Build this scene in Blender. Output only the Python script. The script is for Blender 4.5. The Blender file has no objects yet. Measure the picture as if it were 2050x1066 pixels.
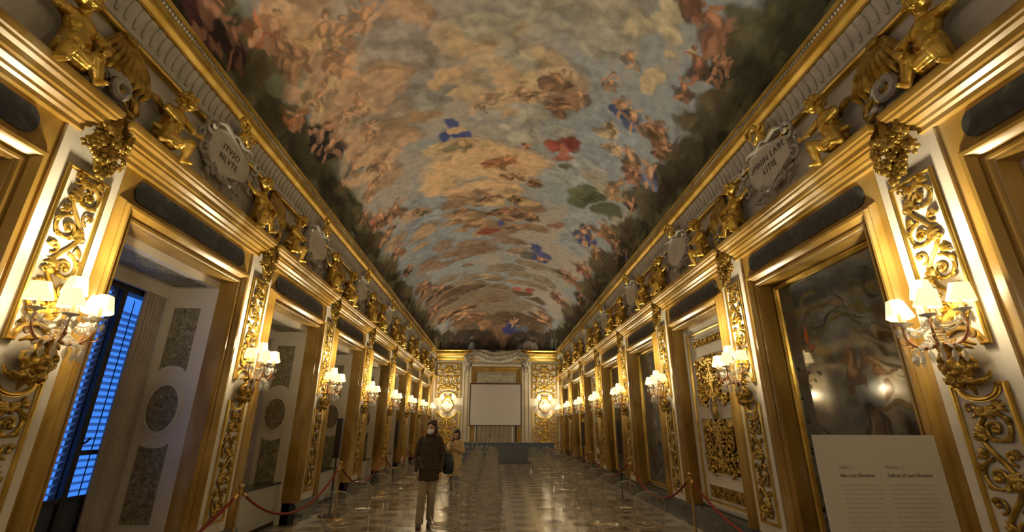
import bpy, bmesh, math, random
import numpy as np
from mathutils import Matrix, Vector, Euler
random.seed(7)
sc = bpy.context.scene
C = sc.collection
PI = math.pi

# ------------------------------------------------------------------ camera
cam_d = bpy.data.cameras.new('camera')
cam_d.sensor_width = 36.0
cam_d.lens = 902.8 / 2050 * 36.0
cam_d.clip_start = 0.05
cam = bpy.data.objects.new('camera', cam_d)
C.objects.link(cam)
_r, _u, _f = (0.999423, -0.033671, 0.004563), (-0.015526, -0.333058, 0.942778), (0.030225, 0.942305, 0.333389)
cam.matrix_world = Matrix(((_r[0], _u[0], -_f[0], 0.0), (_r[1], _u[1], -_f[1], 0.0), (_r[2], _u[2], -_f[2], 1.65), (0, 0, 0, 1)))
sc.camera = cam

# ------------------------------------------------------------------ world: blue dusk outside the windows
w = bpy.data.worlds.new('dusk')
sc.world = w
w.use_nodes = True
w.node_tree.nodes['Background'].inputs[0].default_value = (0.07, 0.29, 1.0, 1)
w.node_tree.nodes['Background'].inputs[1].default_value = 0.85

# ------------------------------------------------------------------ light levels, exposure
LAMP_POWER = 56.0          # one sconce, all round, watts
UP_POWER = 85.0            # the same sconce, light out of the open tops of its shades
LAMP_COLOR = (1.0, 0.85, 0.56)
SHADE_EMIT = 1.25
sc.view_settings.view_transform = 'Standard'
sc.view_settings.look = 'None'
sc.view_settings.gamma = 1
sc.view_settings.use_curve_mapping = False
sc.view_settings.exposure = 0.38
cy = sc.cycles
cy.max_bounces = 7
cy.diffuse_bounces = 3
cy.glossy_bounces = 4
cy.transmission_bounces = 4
cy.transparent_max_bounces = 40
cy.sample_clamp_indirect = 3.0
cy.sample_clamp_direct = 12.0
cy.caustics_reflective = False
cy.caustics_refractive = False
cy.blur_glossy = 0.5
cy.use_denoising = True
try:
    cy.use_light_tree = True
    cy.use_adaptive_sampling = True
    cy.adaptive_threshold = 0.02
except Exception:
    pass

# ------------------------------------------------------------------ measures (metres; y runs down the hall)
XW = 3.55                               # wall face from the middle
YEND = 26.4                             # far wall
YBACK = -2.6
PIL = {-1: [3.54 + 3.02 * k for k in range(-1, 8)], 1: [3.31 + 3.12 * k for k in range(-1, 8)]}
PH = 0.31                               # half a pilaster
OPW = 0.95                              # half an opening

# ------------------------------------------------------------------ materials
def lin(c):
    return tuple(((v / 255.0) / 12.92 if v / 255.0 <= 0.04045 else ((v / 255.0 + 0.055) / 1.055) ** 2.4) for v in c)

def mat(name, col, rough=0.5, metal=0.0, spec=0.5, emit=None, es=0.0, coat=0.0):
    m = bpy.data.materials.new(name)
    m.use_nodes = True
    b = m.node_tree.nodes['Principled BSDF']
    b.inputs['Base Color'].default_value = (*col[:3], 1)
    b.inputs['Roughness'].default_value = rough
    b.inputs['Metallic'].default_value = metal
    b.inputs['Specular IOR Level'].default_value = spec
    b.inputs['Coat Weight'].default_value = coat
    if emit:
        b.inputs['Emission Color'].default_value = (*emit, 1)
        b.inputs['Emission Strength'].default_value = es
    return m

def noise_mat(name, cols, scale=3.0, detail=6.0, rough=0.5, metal=0.0, distort=0.0, bump=0.0, bscale=30.0, stretch=(1, 1, 1), coords='Object', coat=0.0, rvar=0.0):
    """colour ramp over noise; cols = [(pos, rgb), ...]"""
    m = mat(name, cols[0][1], rough, metal, coat=coat)
    nt = m.node_tree
    b = nt.nodes['Principled BSDF']
    tc = nt.nodes.new('ShaderNodeTexCoord')
    mp = nt.nodes.new('ShaderNodeMapping')
    mp.inputs['Scale'].default_value = stretch
    if coords == 'World':
        g = nt.nodes.new('ShaderNodeNewGeometry')
        nt.links.new(g.outputs['Position'], mp.inputs[0])
    else:
        nt.links.new(tc.outputs[coords], mp.inputs[0])
    n = nt.nodes.new('ShaderNodeTexNoise')
    n.inputs['Scale'].default_value = scale
    n.inputs['Detail'].default_value = detail
    n.inputs['Distortion'].default_value = distort
    nt.links.new(mp.outputs[0], n.inputs['Vector'])
    r = nt.nodes.new('ShaderNodeValToRGB')
    el = r.color_ramp.elements
    while len(el) > 1:
        el.remove(el[-1])
    el[0].position = cols[0][0]
    el[0].color = (*cols[0][1], 1)
    for p, c in cols[1:]:
        e = el.new(p)
        e.color = (*c, 1)
    nt.links.new(n.outputs['Fac'], r.inputs[0])
    nt.links.new(r.outputs[0], b.inputs['Base Color'])
    if rvar:
        mr = nt.nodes.new('ShaderNodeMapRange')
        mr.inputs[3].default_value = rough - rvar
        mr.inputs[4].default_value = rough + rvar
        nt.links.new(n.outputs['Fac'], mr.inputs[0])
        nt.links.new(mr.outputs[0], b.inputs['Roughness'])
    if bump:
        n2 = nt.nodes.new('ShaderNodeTexNoise')
        n2.inputs['Scale'].default_value = bscale
        n2.inputs['Detail'].default_value = 4
        nt.links.new(mp.outputs[0], n2.inputs['Vector'])
        bp = nt.nodes.new('ShaderNodeBump')
        bp.inputs['Strength'].default_value = bump
        bp.inputs['Distance'].default_value = 0.02
        nt.links.new(n2.outputs['Fac'], bp.inputs['Height'])
        nt.links.new(bp.outputs[0], b.inputs['Normal'])
    return m

M = {}
M['plaster'] = noise_mat('cream_plaster', [(0.3, (0.68, 0.61, 0.50)), (0.7, (0.80, 0.73, 0.61))], 2.0, 4, 0.55, bump=0.05, coords='World')
M['marble'] = noise_mat('yellow_marble', [(0.28, (0.17, 0.088, 0.013)), (0.45, (0.32, 0.180, 0.031)), (0.58, (0.43, 0.262, 0.062)), (0.68, (0.48, 0.335, 0.14)), (0.80, (0.54, 0.46, 0.30))], 1.3, 9, 0.30, distort=1.4, stretch=(1, 1, 0.45), coords='World', rvar=0.05)
M['slate'] = noise_mat('dark_slate', [(0.35, (0.030, 0.034, 0.034)), (0.6, (0.055, 0.060, 0.058)), (0.8, (0.13, 0.125, 0.11))], 5, 8, 0.22, distort=1.2, coords='World')
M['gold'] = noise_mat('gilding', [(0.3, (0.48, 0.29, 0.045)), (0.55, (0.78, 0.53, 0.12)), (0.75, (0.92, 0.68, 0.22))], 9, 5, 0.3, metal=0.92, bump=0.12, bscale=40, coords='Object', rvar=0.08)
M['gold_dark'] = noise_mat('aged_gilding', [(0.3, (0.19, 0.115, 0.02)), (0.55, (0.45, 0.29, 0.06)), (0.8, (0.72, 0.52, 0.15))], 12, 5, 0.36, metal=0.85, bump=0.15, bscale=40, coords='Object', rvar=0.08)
M['gold_bar'] = noise_mat('gilt_moulding', [(0.3, (0.50, 0.32, 0.055)), (0.7, (0.78, 0.56, 0.16))], 4, 4, 0.28, metal=0.9, coords='World')
M['stucco'] = noise_mat('white_stucco', [(0.3, (0.58, 0.53, 0.45)), (0.7, (0.76, 0.70, 0.60))], 6, 5, 0.6, bump=0.1, coords='World')
M['stucco_grey'] = noise_mat('grey_stucco', [(0.3, (0.33, 0.30, 0.26)), (0.7, (0.62, 0.57, 0.49))], 7, 5, 0.6, bump=0.1, coords='World')
M['damask'] = noise_mat('olive_damask', [(0.36, (0.16, 0.135, 0.08)), (0.5, (0.27, 0.235, 0.145)), (0.62, (0.40, 0.35, 0.23))], 16, 7, 0.6, distort=1.6, bump=0.2, coords='World')
M['curtain'] = noise_mat('curtain_cloth', [(0.3, (0.36, 0.30, 0.24)), (0.7, (0.47, 0.40, 0.33))], 3, 3, 0.9, coords='World')
M['white_wood'] = mat('white_wood', (0.42, 0.40, 0.34), 0.5)
M['dark_wood'] = noise_mat('dark_wood', [(0.3, (0.012, 0.012, 0.014)), (0.7, (0.03, 0.028, 0.03))], 10, 4, 0.5)
M['louver'] = mat('pale_louver', (0.62, 0.68, 0.75), 0.5)
def louver_mat():
    m = mat('pale_louver', (0.6, 0.66, 0.75), 0.5)
    nt = m.node_tree
    t = nt.nodes.new('ShaderNodeBsdfTranslucent'); t.inputs[0].default_value = (0.9, 0.92, 0.95, 1)
    mx = nt.nodes.new('ShaderNodeMixShader'); mx.inputs[0].default_value = .6
    nt.links.new(nt.nodes['Principled BSDF'].outputs[0], mx.inputs[1]); nt.links.new(t.outputs[0], mx.inputs[2])
    nt.links.new(mx.outputs[0], nt.nodes['Material Output'].inputs[0])
    return m
M['louver'] = louver_mat()
M['blue_panel'] = mat('blue_grey_panel', (0.04, 0.05, 0.07), 0.6)
M['black'] = mat('black_plastic', (0.012, 0.011, 0.011), 0.45)
M['iron'] = mat('dark_iron', (0.05, 0.03, 0.02), 0.45, 0.6)
M['amber'] = mat('amber_metal', (0.50, 0.26, 0.14), 0.28, 0.7)
M['steel'] = mat('brushed_steel', (0.6, 0.62, 0.65), 0.3, 0.9)
M['brass'] = mat('brass', (0.75, 0.52, 0.2), 0.25, 0.95)
M['rope'] = noise_mat('red_rope', [(0.3, (0.16, 0.012, 0.01)), (0.7, (0.30, 0.03, 0.02))], 60, 2, 0.8)
M['screen'] = mat('projection_screen', (0.82, 0.79, 0.80), 0.8)
M['screen_frame'] = mat('screen_frame', (0.06, 0.03, 0.025), 0.5)
M['paper'] = mat('board_paper', (0.54, 0.50, 0.43), 0.7)
M['ink'] = mat('grey_ink', (0.22, 0.20, 0.17), 0.8)
M['ink2'] = mat('pale_grey_ink', (0.42, 0.38, 0.32), 0.8)
M['carved_ink'] = mat('inscription_paint', (0.16, 0.13, 0.10), 0.8)
M['white_body'] = mat('candle_white', (0.8, 0.74, 0.62), 0.5)
M['skin'] = noise_mat('skin', [(0.3, (0.50, 0.29, 0.20)), (0.7, (0.62, 0.38, 0.27))], 12, 3, 0.5)
M['hair'] = mat('dark_hair', (0.035, 0.012, 0.010), 0.45)
M['hair_black'] = mat('black_hair', (0.018, 0.010, 0.010), 0.4)
M['coat_dark'] = noise_mat('dark_brown_coat', [(0.3, (0.035, 0.020, 0.008)), (0.7, (0.060, 0.036, 0.016))], 14, 4, 0.85)
M['trousers'] = noise_mat('khaki_cloth', [(0.3, (0.33, 0.26, 0.16)), (0.7, (0.42, 0.34, 0.22))], 10, 3, 0.85)
M['coat_tan'] = noise_mat('tan_coat', [(0.3, (0.52, 0.36, 0.17)), (0.7, (0.62, 0.44, 0.22))], 10, 3, 0.8)
M['navy'] = mat('navy_cloth', (0.02, 0.035, 0.045), 0.8)
M['face_mask'] = mat('face_mask_paper', (0.72, 0.72, 0.70), 0.8)
M['bag'] = mat('black_bag', (0.010, 0.012, 0.018), 0.5)
M['shoe'] = mat('dark_leather', (0.05, 0.03, 0.022), 0.4)
M['shoe_black'] = mat('black_leather', (0.012, 0.012, 0.012), 0.35)
M['stripe'] = mat('white_stripe', (0.6, 0.62, 0.6), 0.7)

def brocade():
    m = mat('blue_brocade', (0.03, 0.05, 0.055), 0.75)
    nt = m.node_tree
    b = nt.nodes['Principled BSDF']
    g = nt.nodes.new('ShaderNodeNewGeometry')
    mp = nt.nodes.new('ShaderNodeMapping')
    mp.inputs['Scale'].default_value = (1, 1, 1)
    nt.links.new(g.outputs['Position'], mp.inputs[0])
    v = nt.nodes.new('ShaderNodeTexVoronoi')
    v.inputs['Scale'].default_value = 4.5
    v.inputs['Randomness'].default_value = 0.25
    nt.links.new(mp.outputs[0], v.inputs['Vector'])
    r = nt.nodes.new('ShaderNodeValToRGB')
    r.color_ramp.elements[0].position = 0.25
    r.color_ramp.elements[0].color = (0.32, 0.32, 0.32, 1)
    r.color_ramp.elements[1].position = 0.42
    r.color_ramp.elements[1].color = (0.115, 0.135, 0.17, 1)
    nt.links.new(v.outputs['Distance'], r.inputs[0])
    nt.links.new(r.outputs[0], b.inputs['Base Color'])
    return m
M['brocade'] = brocade()

def glass_mat(name, tint, gloss=0.12, fres=1.45):
    """thin clear sheet: transparent, with a fresnel gloss"""
    m = bpy.data.materials.new(name)
    m.use_nodes = True
    nt = m.node_tree
    for n in list(nt.nodes):
        nt.nodes.remove(n)
    out = nt.nodes.new('ShaderNodeOutputMaterial')
    mix = nt.nodes.new('ShaderNodeMixShader')
    tr = nt.nodes.new('ShaderNodeBsdfTransparent')
    tr.inputs[0].default_value = (*tint, 1)
    gl = nt.nodes.new('ShaderNodeBsdfGlossy')
    gl.inputs['Roughness'].default_value = gloss
    fr = nt.nodes.new('ShaderNodeLayerWeight')
    fr.inputs['Blend'].default_value = .5
    pw = nt.nodes.new('ShaderNodeMath'); pw.operation = 'POWER'; pw.inputs[1].default_value = 4.0
    nt.links.new(fr.outputs['Facing'], pw.inputs[0])
    f0 = ((fres - 1) / (fres + 1)) ** 2
    mu = nt.nodes.new('ShaderNodeMath'); mu.operation = 'MULTIPLY_ADD'; mu.use_clamp = True
    mu.inputs[1].default_value = (1 - f0) * .8; mu.inputs[2].default_value = f0
    nt.links.new(pw.outputs[0], mu.inputs[0])
    nt.links.new(mu.outputs[0], mix.inputs[0])
    nt.links.new(tr.outputs[0], mix.inputs[1])
    nt.links.new(gl.outputs[0], mix.inputs[2])
    nt.links.new(mix.outputs[0], out.inputs[0])
    return m
M['acrylic'] = glass_mat('clear_acrylic', (0.965, 0.96, 0.95), 0.06, 1.9)
M['crystal'] = glass_mat('crystal', (0.97, 0.95, 0.9), 0.15, 3.4)
for _k, _a in (('crystal', .22), ('acrylic', .03)):
  _nt = M[_k].node_tree
  _d = _nt.nodes.new('ShaderNodeBsdfDiffuse'); _d.inputs[0].default_value = (.9, .88, .82, 1)
  _m = _nt.nodes.new('ShaderNodeMixShader'); _m.inputs[0].default_value = _a
  _o = _nt.nodes['Material Output']; _src = _o.inputs[0].links[0].from_socket
  _nt.links.new(_src, _m.inputs[1]); _nt.links.new(_d.outputs[0], _m.inputs[2]); _nt.links.new(_m.outputs[0], _o.inputs[0])
M['acrylic_hoop'] = glass_mat('acrylic_hoop', (0.86, 0.85, 0.83), 0.06, 4.5)
M['acrylic_edge'] = glass_mat('acrylic_edge', (0.82, 0.81, 0.79), 0.05, 6.5)
M['pane'] = glass_mat('window_glass', (0.9, 0.94, 0.97), 0.02, 1.4)

def shade_mat():
    m = mat('lit_lampshade', (0.85, 0.7, 0.42), 0.7, emit=(1.0, 0.72, 0.33), es=SHADE_EMIT)
    nt = m.node_tree
    b = nt.nodes['Principled BSDF']
    tc = nt.nodes.new('ShaderNodeTexCoord')
    sp = nt.nodes.new('ShaderNodeSeparateXYZ')
    nt.links.new(tc.outputs['Object'], sp.inputs[0])
    m.cycles.emission_sampling = 'NONE'
    return m
M['shade'] = shade_mat()
M['bulb'] = mat('lit_bulb', (1, 0.9, 0.7), 0.5, emit=(1.0, 0.86, 0.58), es=28.0)
M['bulb'].cycles.emission_sampling = 'NONE'

def floor_mat():
    m = mat('floor_tiles', (0.3, 0.25, 0.18), 0.16)
    nt = m.node_tree
    b = nt.nodes['Principled BSDF']
    g = nt.nodes.new('ShaderNodeNewGeometry')
    sp = nt.nodes.new('ShaderNodeSeparateXYZ')
    nt.links.new(g.outputs['Position'], sp.inputs[0])
    def mth(op, a, bb=None, cc=None):
        n = nt.nodes.new('ShaderNodeMath')
        n.operation = op
        for i, v in enumerate((a, bb, cc)):
            if v is None:
                continue
            if isinstance(v, (int, float)):
                n.inputs[i].default_value = v
            else:
                nt.links.new(v, n.inputs[i])
        return n.outputs[0]
    P = 0.52
    xs = mth('DIVIDE', mth('ADD', sp.outputs['X'], 20.08), P)
    cell = mth('FLOOR', xs)
    fx = mth('FRACT', xs)
    strip = mth('LESS_THAN', fx, 0.30)              # pale runner strip
    par = mth('MULTIPLY', mth('MODULO', cell, 2.0), 0.31)
    fy = mth('FRACT', mth('DIVIDE', mth('ADD', mth('ADD', sp.outputs['Y'], 20.0), par), 0.62))
    dark = mth('LESS_THAN', fy, 0.5)
    dk = mth('MULTIPLY', dark, mth('SUBTRACT', 1.0, strip))
    n = nt.nodes.new('ShaderNodeTexNoise')
    n.inputs['Scale'].default_value = 2.2
    n.inputs['Detail'].default_value = 6
    nt.links.new(g.outputs['Position'], n.inputs['Vector'])
    mixd = nt.nodes.new('ShaderNodeMix')
    mixd.data_type = 'RGBA'
    mixd.inputs['A'].default_value = (0.44, 0.37, 0.27, 1)
    mixd.inputs['B'].default_value = (0.17, 0.14, 0.115, 1)
    nt.links.new(dk, mixd.inputs['Factor'])
    mixn = nt.nodes.new('ShaderNodeMix')
    mixn.data_type = 'RGBA'
    mixn.blend_type = 'MULTIPLY'
    mixn.inputs['Factor'].default_value = 0.7
    r = nt.nodes.new('ShaderNodeValToRGB')
    r.color_ramp.elements[0].position = 0.3
    r.color_ramp.elements[0].color = (0.62, 0.60, 0.58, 1)
    r.color_ramp.elements[1].position = 0.7
    r.color_ramp.elements[1].color = (1, 1, 1, 1)
    nt.links.new(n.outputs['Fac'], r.inputs[0])
    nt.links.new(mixd.outputs['Result'], mixn.inputs['A'])
    nt.links.new(r.outputs[0], mixn.inputs['B'])
    nt.links.new(mixn.outputs['Result'], b.inputs['Base Color'])
    mr = nt.nodes.new('ShaderNodeMapRange')
    mr.inputs[3].default_value = 0.10
    mr.inputs[4].default_value = 0.24
    nt.links.new(n.outputs['Fac'], mr.inputs[0])
    nt.links.new(mr.outputs[0], b.inputs['Roughness'])
    n3 = nt.nodes.new('ShaderNodeTexNoise')
    n3.inputs['Scale'].default_value = 5.0
    nt.links.new(g.outputs['Position'], n3.inputs['Vector'])
    bp = nt.nodes.new('ShaderNodeBump')
    bp.inputs['Strength'].default_value = 0.08
    bp.inputs['Distance'].default_value = 0.02
    nt.links.new(n3.outputs['Fac'], bp.inputs['Height'])
    nt.links.new(bp.outputs[0], b.inputs['Normal'])
    return m
M['floor'] = floor_mat()

def vcol_mat(name, rough, metal=0.0, coat=0.0, spec=0.5, metal_attr=False):
    m = mat(name, (0.5, 0.5, 0.5), rough, metal, spec=spec, coat=coat)
    nt = m.node_tree
    b = nt.nodes['Principled BSDF']
    a = nt.nodes.new('ShaderNodeVertexColor')
    a.layer_name = 'paint'
    n = nt.nodes.new('ShaderNodeTexNoise')
    n.inputs['Scale'].default_value = 7
    n.inputs['Detail'].default_value = 8
    tc = nt.nodes.new('ShaderNodeTexCoord')
    nt.links.new(tc.outputs['Object'], n.inputs['Vector'])
    r = nt.nodes.new('ShaderNodeValToRGB')
    r.color_ramp.elements[0].position = 0.3
    r.color_ramp.elements[0].color = (0.72, 0.72, 0.72, 1)
    r.color_ramp.elements[1].position = 0.68
    r.color_ramp.elements[1].color = (1.12, 1.1, 1.06, 1)
    nt.links.new(n.outputs['Fac'], r.inputs[0])
    mx = nt.nodes.new('ShaderNodeMix')
    mx.data_type = 'RGBA'
    mx.blend_type = 'MULTIPLY'
    mx.inputs['Factor'].default_value = 0.8
    nt.links.new(a.outputs['Color'], mx.inputs['A'])
    nt.links.new(r.outputs[0], mx.inputs['B'])
    nt.links.new(mx.outputs['Result'], b.inputs['Base Color'])
    if metal_attr:
        nt.links.new(a.outputs['Alpha'], b.inputs['Metallic'])
    return m
M['fresco'] = vcol_mat('fresco_paint', 0.85, spec=0.25)

# ------------------------------------------------------------------ mesh helpers
class MB:
    def __init__(s):
        s.v = []; s.f = []
    def add(s, vs, fs):
        o = len(s.v)
        s.v.extend([tuple(p) for p in vs])
        s.f.extend([tuple(i + o for i in f) for f in fs])
        return s
    def box(s, x0, x1, y0, y1, z0, z1):
        return s.add([(x0, y0, z0), (x1, y0, z0), (x1, y1, z0), (x0, y1, z0), (x0, y0, z1), (x1, y0, z1), (x1, y1, z1), (x0, y1, z1)],
                     [(0, 3, 2, 1), (4, 5, 6, 7), (0, 1, 5, 4), (1, 2, 6, 5), (2, 3, 7, 6), (3, 0, 4, 7)])
    def rings(s, rs, caps=True, closed=True):
        n = len(rs[0]); vs = [p for r in rs for p in r]; fs = []
        for i in range(len(rs) - 1):
            for j in range(n if closed else n - 1):
                k = (j + 1) % n
                fs.append((i * n + j, i * n + k, (i + 1) * n + k, (i + 1) * n + j))
        if caps:
            fs.append(tuple(range(n))[::-1]); fs.append(tuple((len(rs) - 1) * n + j for j in range(n)))
        return s.add(vs, fs)
    def tube(s, pts, rad, n=6, flat=1.0, flatdir=(0, 1, 0)):
        """tube through points; flat < 1 squashes it along flatdir"""
        P = [Vector(p) for p in pts]
        if isinstance(rad, (int, float)):
            rad = [rad] * len(P)
        rs = []
        fd = Vector(flatdir)
        prev = None
        for i, p in enumerate(P):
            t = (P[min(i + 1, len(P) - 1)] - P[max(i - 1, 0)])
            if t.length < 1e-9:
                t = Vector((0, 0, 1))
            t.normalize()
            a = fd - t * fd.dot(t) if prev is None or flat != 1.0 else prev - t * prev.dot(t)
            if a.length < 1e-4:
                a = t.orthogonal()
            a.normalize()
            prev = a
            b = t.cross(a)
            rs.append([tuple(p + (a * (math.cos(2 * PI * k / n) * flat) + b * math.sin(2 * PI * k / n)) * rad[i]) for k in range(n)])
        return s.rings(rs)
    def ball(s, c, r, seg=10, rg=6, rot=None):
        if isinstance(r, (int, float)):
            r = (r, r, r)
        rot = Euler(rot).to_matrix() if rot else Matrix.Identity(3)
        c = Vector(c); rs = []
        for i in range(1, rg):
            ph = PI * i / rg
            rs.append([tuple(c + rot @ Vector((r[0] * math.sin(ph) * math.cos(2 * PI * k / seg), r[1] * math.sin(ph) * math.sin(2 * PI * k / seg), -r[2] * math.cos(ph)))) for k in range(seg)])
        o = len(s.v)
        s.rings(rs, caps=False)
        s.v.append(tuple(c + rot @ Vector((0, 0, -r[2])))); s.v.append(tuple(c + rot @ Vector((0, 0, r[2]))))
        a, b = len(s.v) - 2, len(s.v) - 1
        l = o + (rg - 2) * seg
        for k in range(seg):
            s.f.append((o + (k + 1) % seg, o + k, a)); s.f.append((l + k, l + (k + 1) % seg, b))
        return s
    def lathe(s, prof, c=(0, 0, 0), n=16, caps=True):
        rs = [[(c[0] + r * math.cos(2 * PI * k / n), c[1] + r * math.sin(2 * PI * k / n), c[2] + z) for k in range(n)] for r, z in prof]
        return s.rings(rs, caps=caps)
    def prism(s, poly, y0, y1):
        """outline in x,z pushed from y0 to y1"""
        n = len(poly)
        return s.add([(x, y0, z) for x, z in poly] + [(x, y1, z) for x, z in poly],
                     [tuple(range(n)), tuple(range(2 * n - 1, n - 1, -1))] + [(i, n + i, n + (i + 1) % n, (i + 1) % n) for i in range(n)])
    def frame(s, outer, prof):
        """mitred frame round a rectangle (x0,x1,z0,z1); prof = [(inset, y)] from the outer edge inwards"""
        x0, x1, z0, z1 = outer
        rs = []
        for d, y in prof:
            rs.append([(x0 + d, y, z0 + d), (x1 - d, y, z0 + d), (x1 - d, y, z1 - d), (x0 + d, y, z1 - d)])
        return s.rings(rs, caps=False)
    def portal(s, hw, top, bot, prof):
        """moulding round a door-like opening; prof = [(distance out of the opening, y)]"""
        rs = [[(-hw - d, y, bot), (-hw - d, y, top + d), (hw + d, y, top + d), (hw + d, y, bot)] for d, y in prof]
        return s.rings(rs, caps=False, closed=False)
    def block(s, x0, x1, prof, back):
        """moulded block with mitred ends; prof = [(projection, z)]"""
        return s.rings([[(x0 - e, -e, z), (x1 + e, -e, z), (x1 + e, back, z), (x0 - e, back, z)] for e, z in prof])
    def xf(s, m):
        s.v = [tuple(m @ Vector(p)) for p in s.v]
        return s
    def join(s, o, m=None):
        vs = o.v if m is None else [tuple(m @ Vector(p)) for p in o.v]
        return s.add(vs, o.f)
    def mesh(s, name, smooth=True, ang=40):
        me = bpy.data.meshes.new(name)
        me.from_pydata(s.v, [], s.f)
        me.validate()
        bm = bmesh.new(); bm.from_mesh(me)
        bmesh.ops.recalc_face_normals(bm, faces=bm.faces)
        bm.to_mesh(me); bm.free()
        if smooth:
            me.polygons.foreach_set('use_smooth', [True] * len(me.polygons))
            me.set_sharp_from_angle(angle=math.radians(ang))
        me.update()
        return me
    def obj(s, name, m, parent=None, smooth=True, ang=40, loc=None, rotz=0.0):
        return link(name, s.mesh(name, smooth, ang), m, parent, loc, rotz)

def link(name, me, m, parent=None, loc=None, rotz=0.0):
    o = bpy.data.objects.new(name, me)
    if m is not None and not me.materials:
        me.materials.append(M[m] if isinstance(m, str) else m)
    C.objects.link(o)
    if parent:
        o.parent = parent
    if loc is not None:
        o.location = loc
    if rotz:
        o.rotation_euler = (0, 0, rotz)
    return o

def tag(o, label, cat, group=None, kind=None):
    o['label'] = label; o['category'] = cat
    if group: o['group'] = group
    if kind: o['kind'] = kind
    return o

def struct(o):
    o['kind'] = 'structure'
    return o

def thing(name, loc=(0, 0, 0), rotz=0.0):
    o = bpy.data.objects.new(name, None)
    C.objects.link(o)
    o.location = loc; o.rotation_euler = (0, 0, rotz)
    o.empty_display_size = 0.1
    return o

def dup(root, loc=None, rotz=None, label=None):
    kids = [c for c in root.children]
    r = root.copy(); C.objects.link(r)
    if loc is not None: r.location = loc
    if rotz is not None: r.rotation_euler = (0, 0, rotz)
    if label: r['label'] = label
    for ch in kids:
        c = ch.copy(); C.objects.link(c); c.parent = r
        for g in ch.children:
            d = g.copy(); C.objects.link(d); d.parent = c
    return r

def fuse(mb, name, voxel=0.01, smooth=2, deci=None):
    """one continuous skin over overlapping shapes"""
    me = mb.mesh(name, False)
    o = bpy.data.objects.new(name, me); C.objects.link(o)
    r = o.modifiers.new('r', 'REMESH'); r.mode = 'VOXEL'; r.voxel_size = voxel
    if smooth:
        q = o.modifiers.new('s', 'SMOOTH'); q.iterations = smooth; q.factor = 0.6
    if deci:
        q = o.modifiers.new('d', 'DECIMATE'); q.ratio = deci
    bpy.context.view_layer.update()
    out = bpy.data.meshes.new_from_object(o.evaluated_get(bpy.context.evaluated_depsgraph_get()))
    bpy.data.objects.remove(o)
    out.name = name
    out.polygons.foreach_set('use_smooth', [True] * len(out.polygons))
    return out

ORD = ['nearest', 'second', 'third', 'fourth', 'fifth', 'sixth', 'seventh', 'eighth', 'ninth']
SIDE = {-1: 'window side', 1: 'mirror side'}
def wall_at(side, y):                    # local frame: x along the wall, y into it, z up
    return (side * XW, y, 0.0), (PI / 2 if side < 0 else -PI / 2)

# ================================================================== THE ROOM
b = MB(); b.box(-4.9, 4.9, YBACK - .3, YEND + .5, -0.12, 0.0)
struct(b.obj('floor', 'floor', smooth=False))

def side_wall(side):
    """pilasters, heads over the openings and attic as one plaster wall (local frame, then placed)"""
    ps = PIL[side]
    b = MB()
    D = 0.12 if side > 0 else 0.62       # the depth the openings sink to
    s = -side                            # local x for a world y
    def X(y): return (y) * (1 if side < 0 else -1)
    def bx(ya, yb, y0, y1, z0, z1):
        a, c = sorted((X(ya), X(yb))); b.box(a, c, y0, y1, z0, z1)
    edges = []
    for p in ps:
        bx(p - PH, p + PH, 0.0, 1.15, 0.0, 4.45)
    for i in range(len(ps) - 1):
        a, c = ps[i] + PH, ps[i + 1] - PH
        m = (ps[i] + ps[i + 1]) / 2
        bx(a, m - OPW, 0.06, 1.15, 0.0, 4.45)
        bx(m + OPW, c, 0.06, 1.15, 0.0, 4.45)
        bx(m - OPW, m + OPW, 0.06, 1.15, 3.47, 4.45)
        if side > 0:
            bx(m - OPW, m + OPW, 0.28, 0.9, 0.0, 3.47)
    bx(YBACK, ps[0] - PH, 0.06, 1.15, 0, 4.45)
    bx(ps[-1] + PH, YEND, 0.06, 1.15, 0, 4.45)
    bx(YBACK, YEND, 0.03, 1.15, 4.45, 5.62)
    o = b.obj('wall_left' if side < 0 else 'wall_right', 'plaster', smooth=False)
    o.location = (side * XW, 0, 0)
    o.rotation_euler = (0, 0, PI / 2 if side < 0 else -PI / 2)
    struct(o)
side_wall(-1); side_wall(1)
b = MB(); b.box(-4.9, 4.9, YEND, YEND + .3, 0, 6.0)
struct(b.obj('wall_far', 'plaster', smooth=False))
b = MB(); b.box(-4.9, 4.9, YBACK - .3, YBACK, 0, 8.2)
struct(b.obj('wall_back', 'plaster', smooth=False))

# dark plinth
for side in (-1, 1):
    b = MB()
    ps = PIL[side]
    segs = []
    if side > 0:
        segs = [(YBACK, YEND)]
    else:
        last = YBACK
        for i in range(len(ps) - 1):
            m = (ps[i] + ps[i + 1]) / 2
            segs.append((last, m - OPW)); last = m + OPW
        segs.append((last, YEND))
    for a, c in segs:
        x = side * XW
        if side > 0:
            b.box(x - 0.05, x + .2, a, c, 0, .30).box(x - 0.02, x + .2, a, c, .30, .335)
        else:
            b.box(x - .2, x + .05, a, c, 0, .30).box(x - .2, x + .02, a, c, .30, .335)
    struct(b.obj('baseboard_right' if side > 0 else 'baseboard_left', 'slate', smooth=False))

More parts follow.
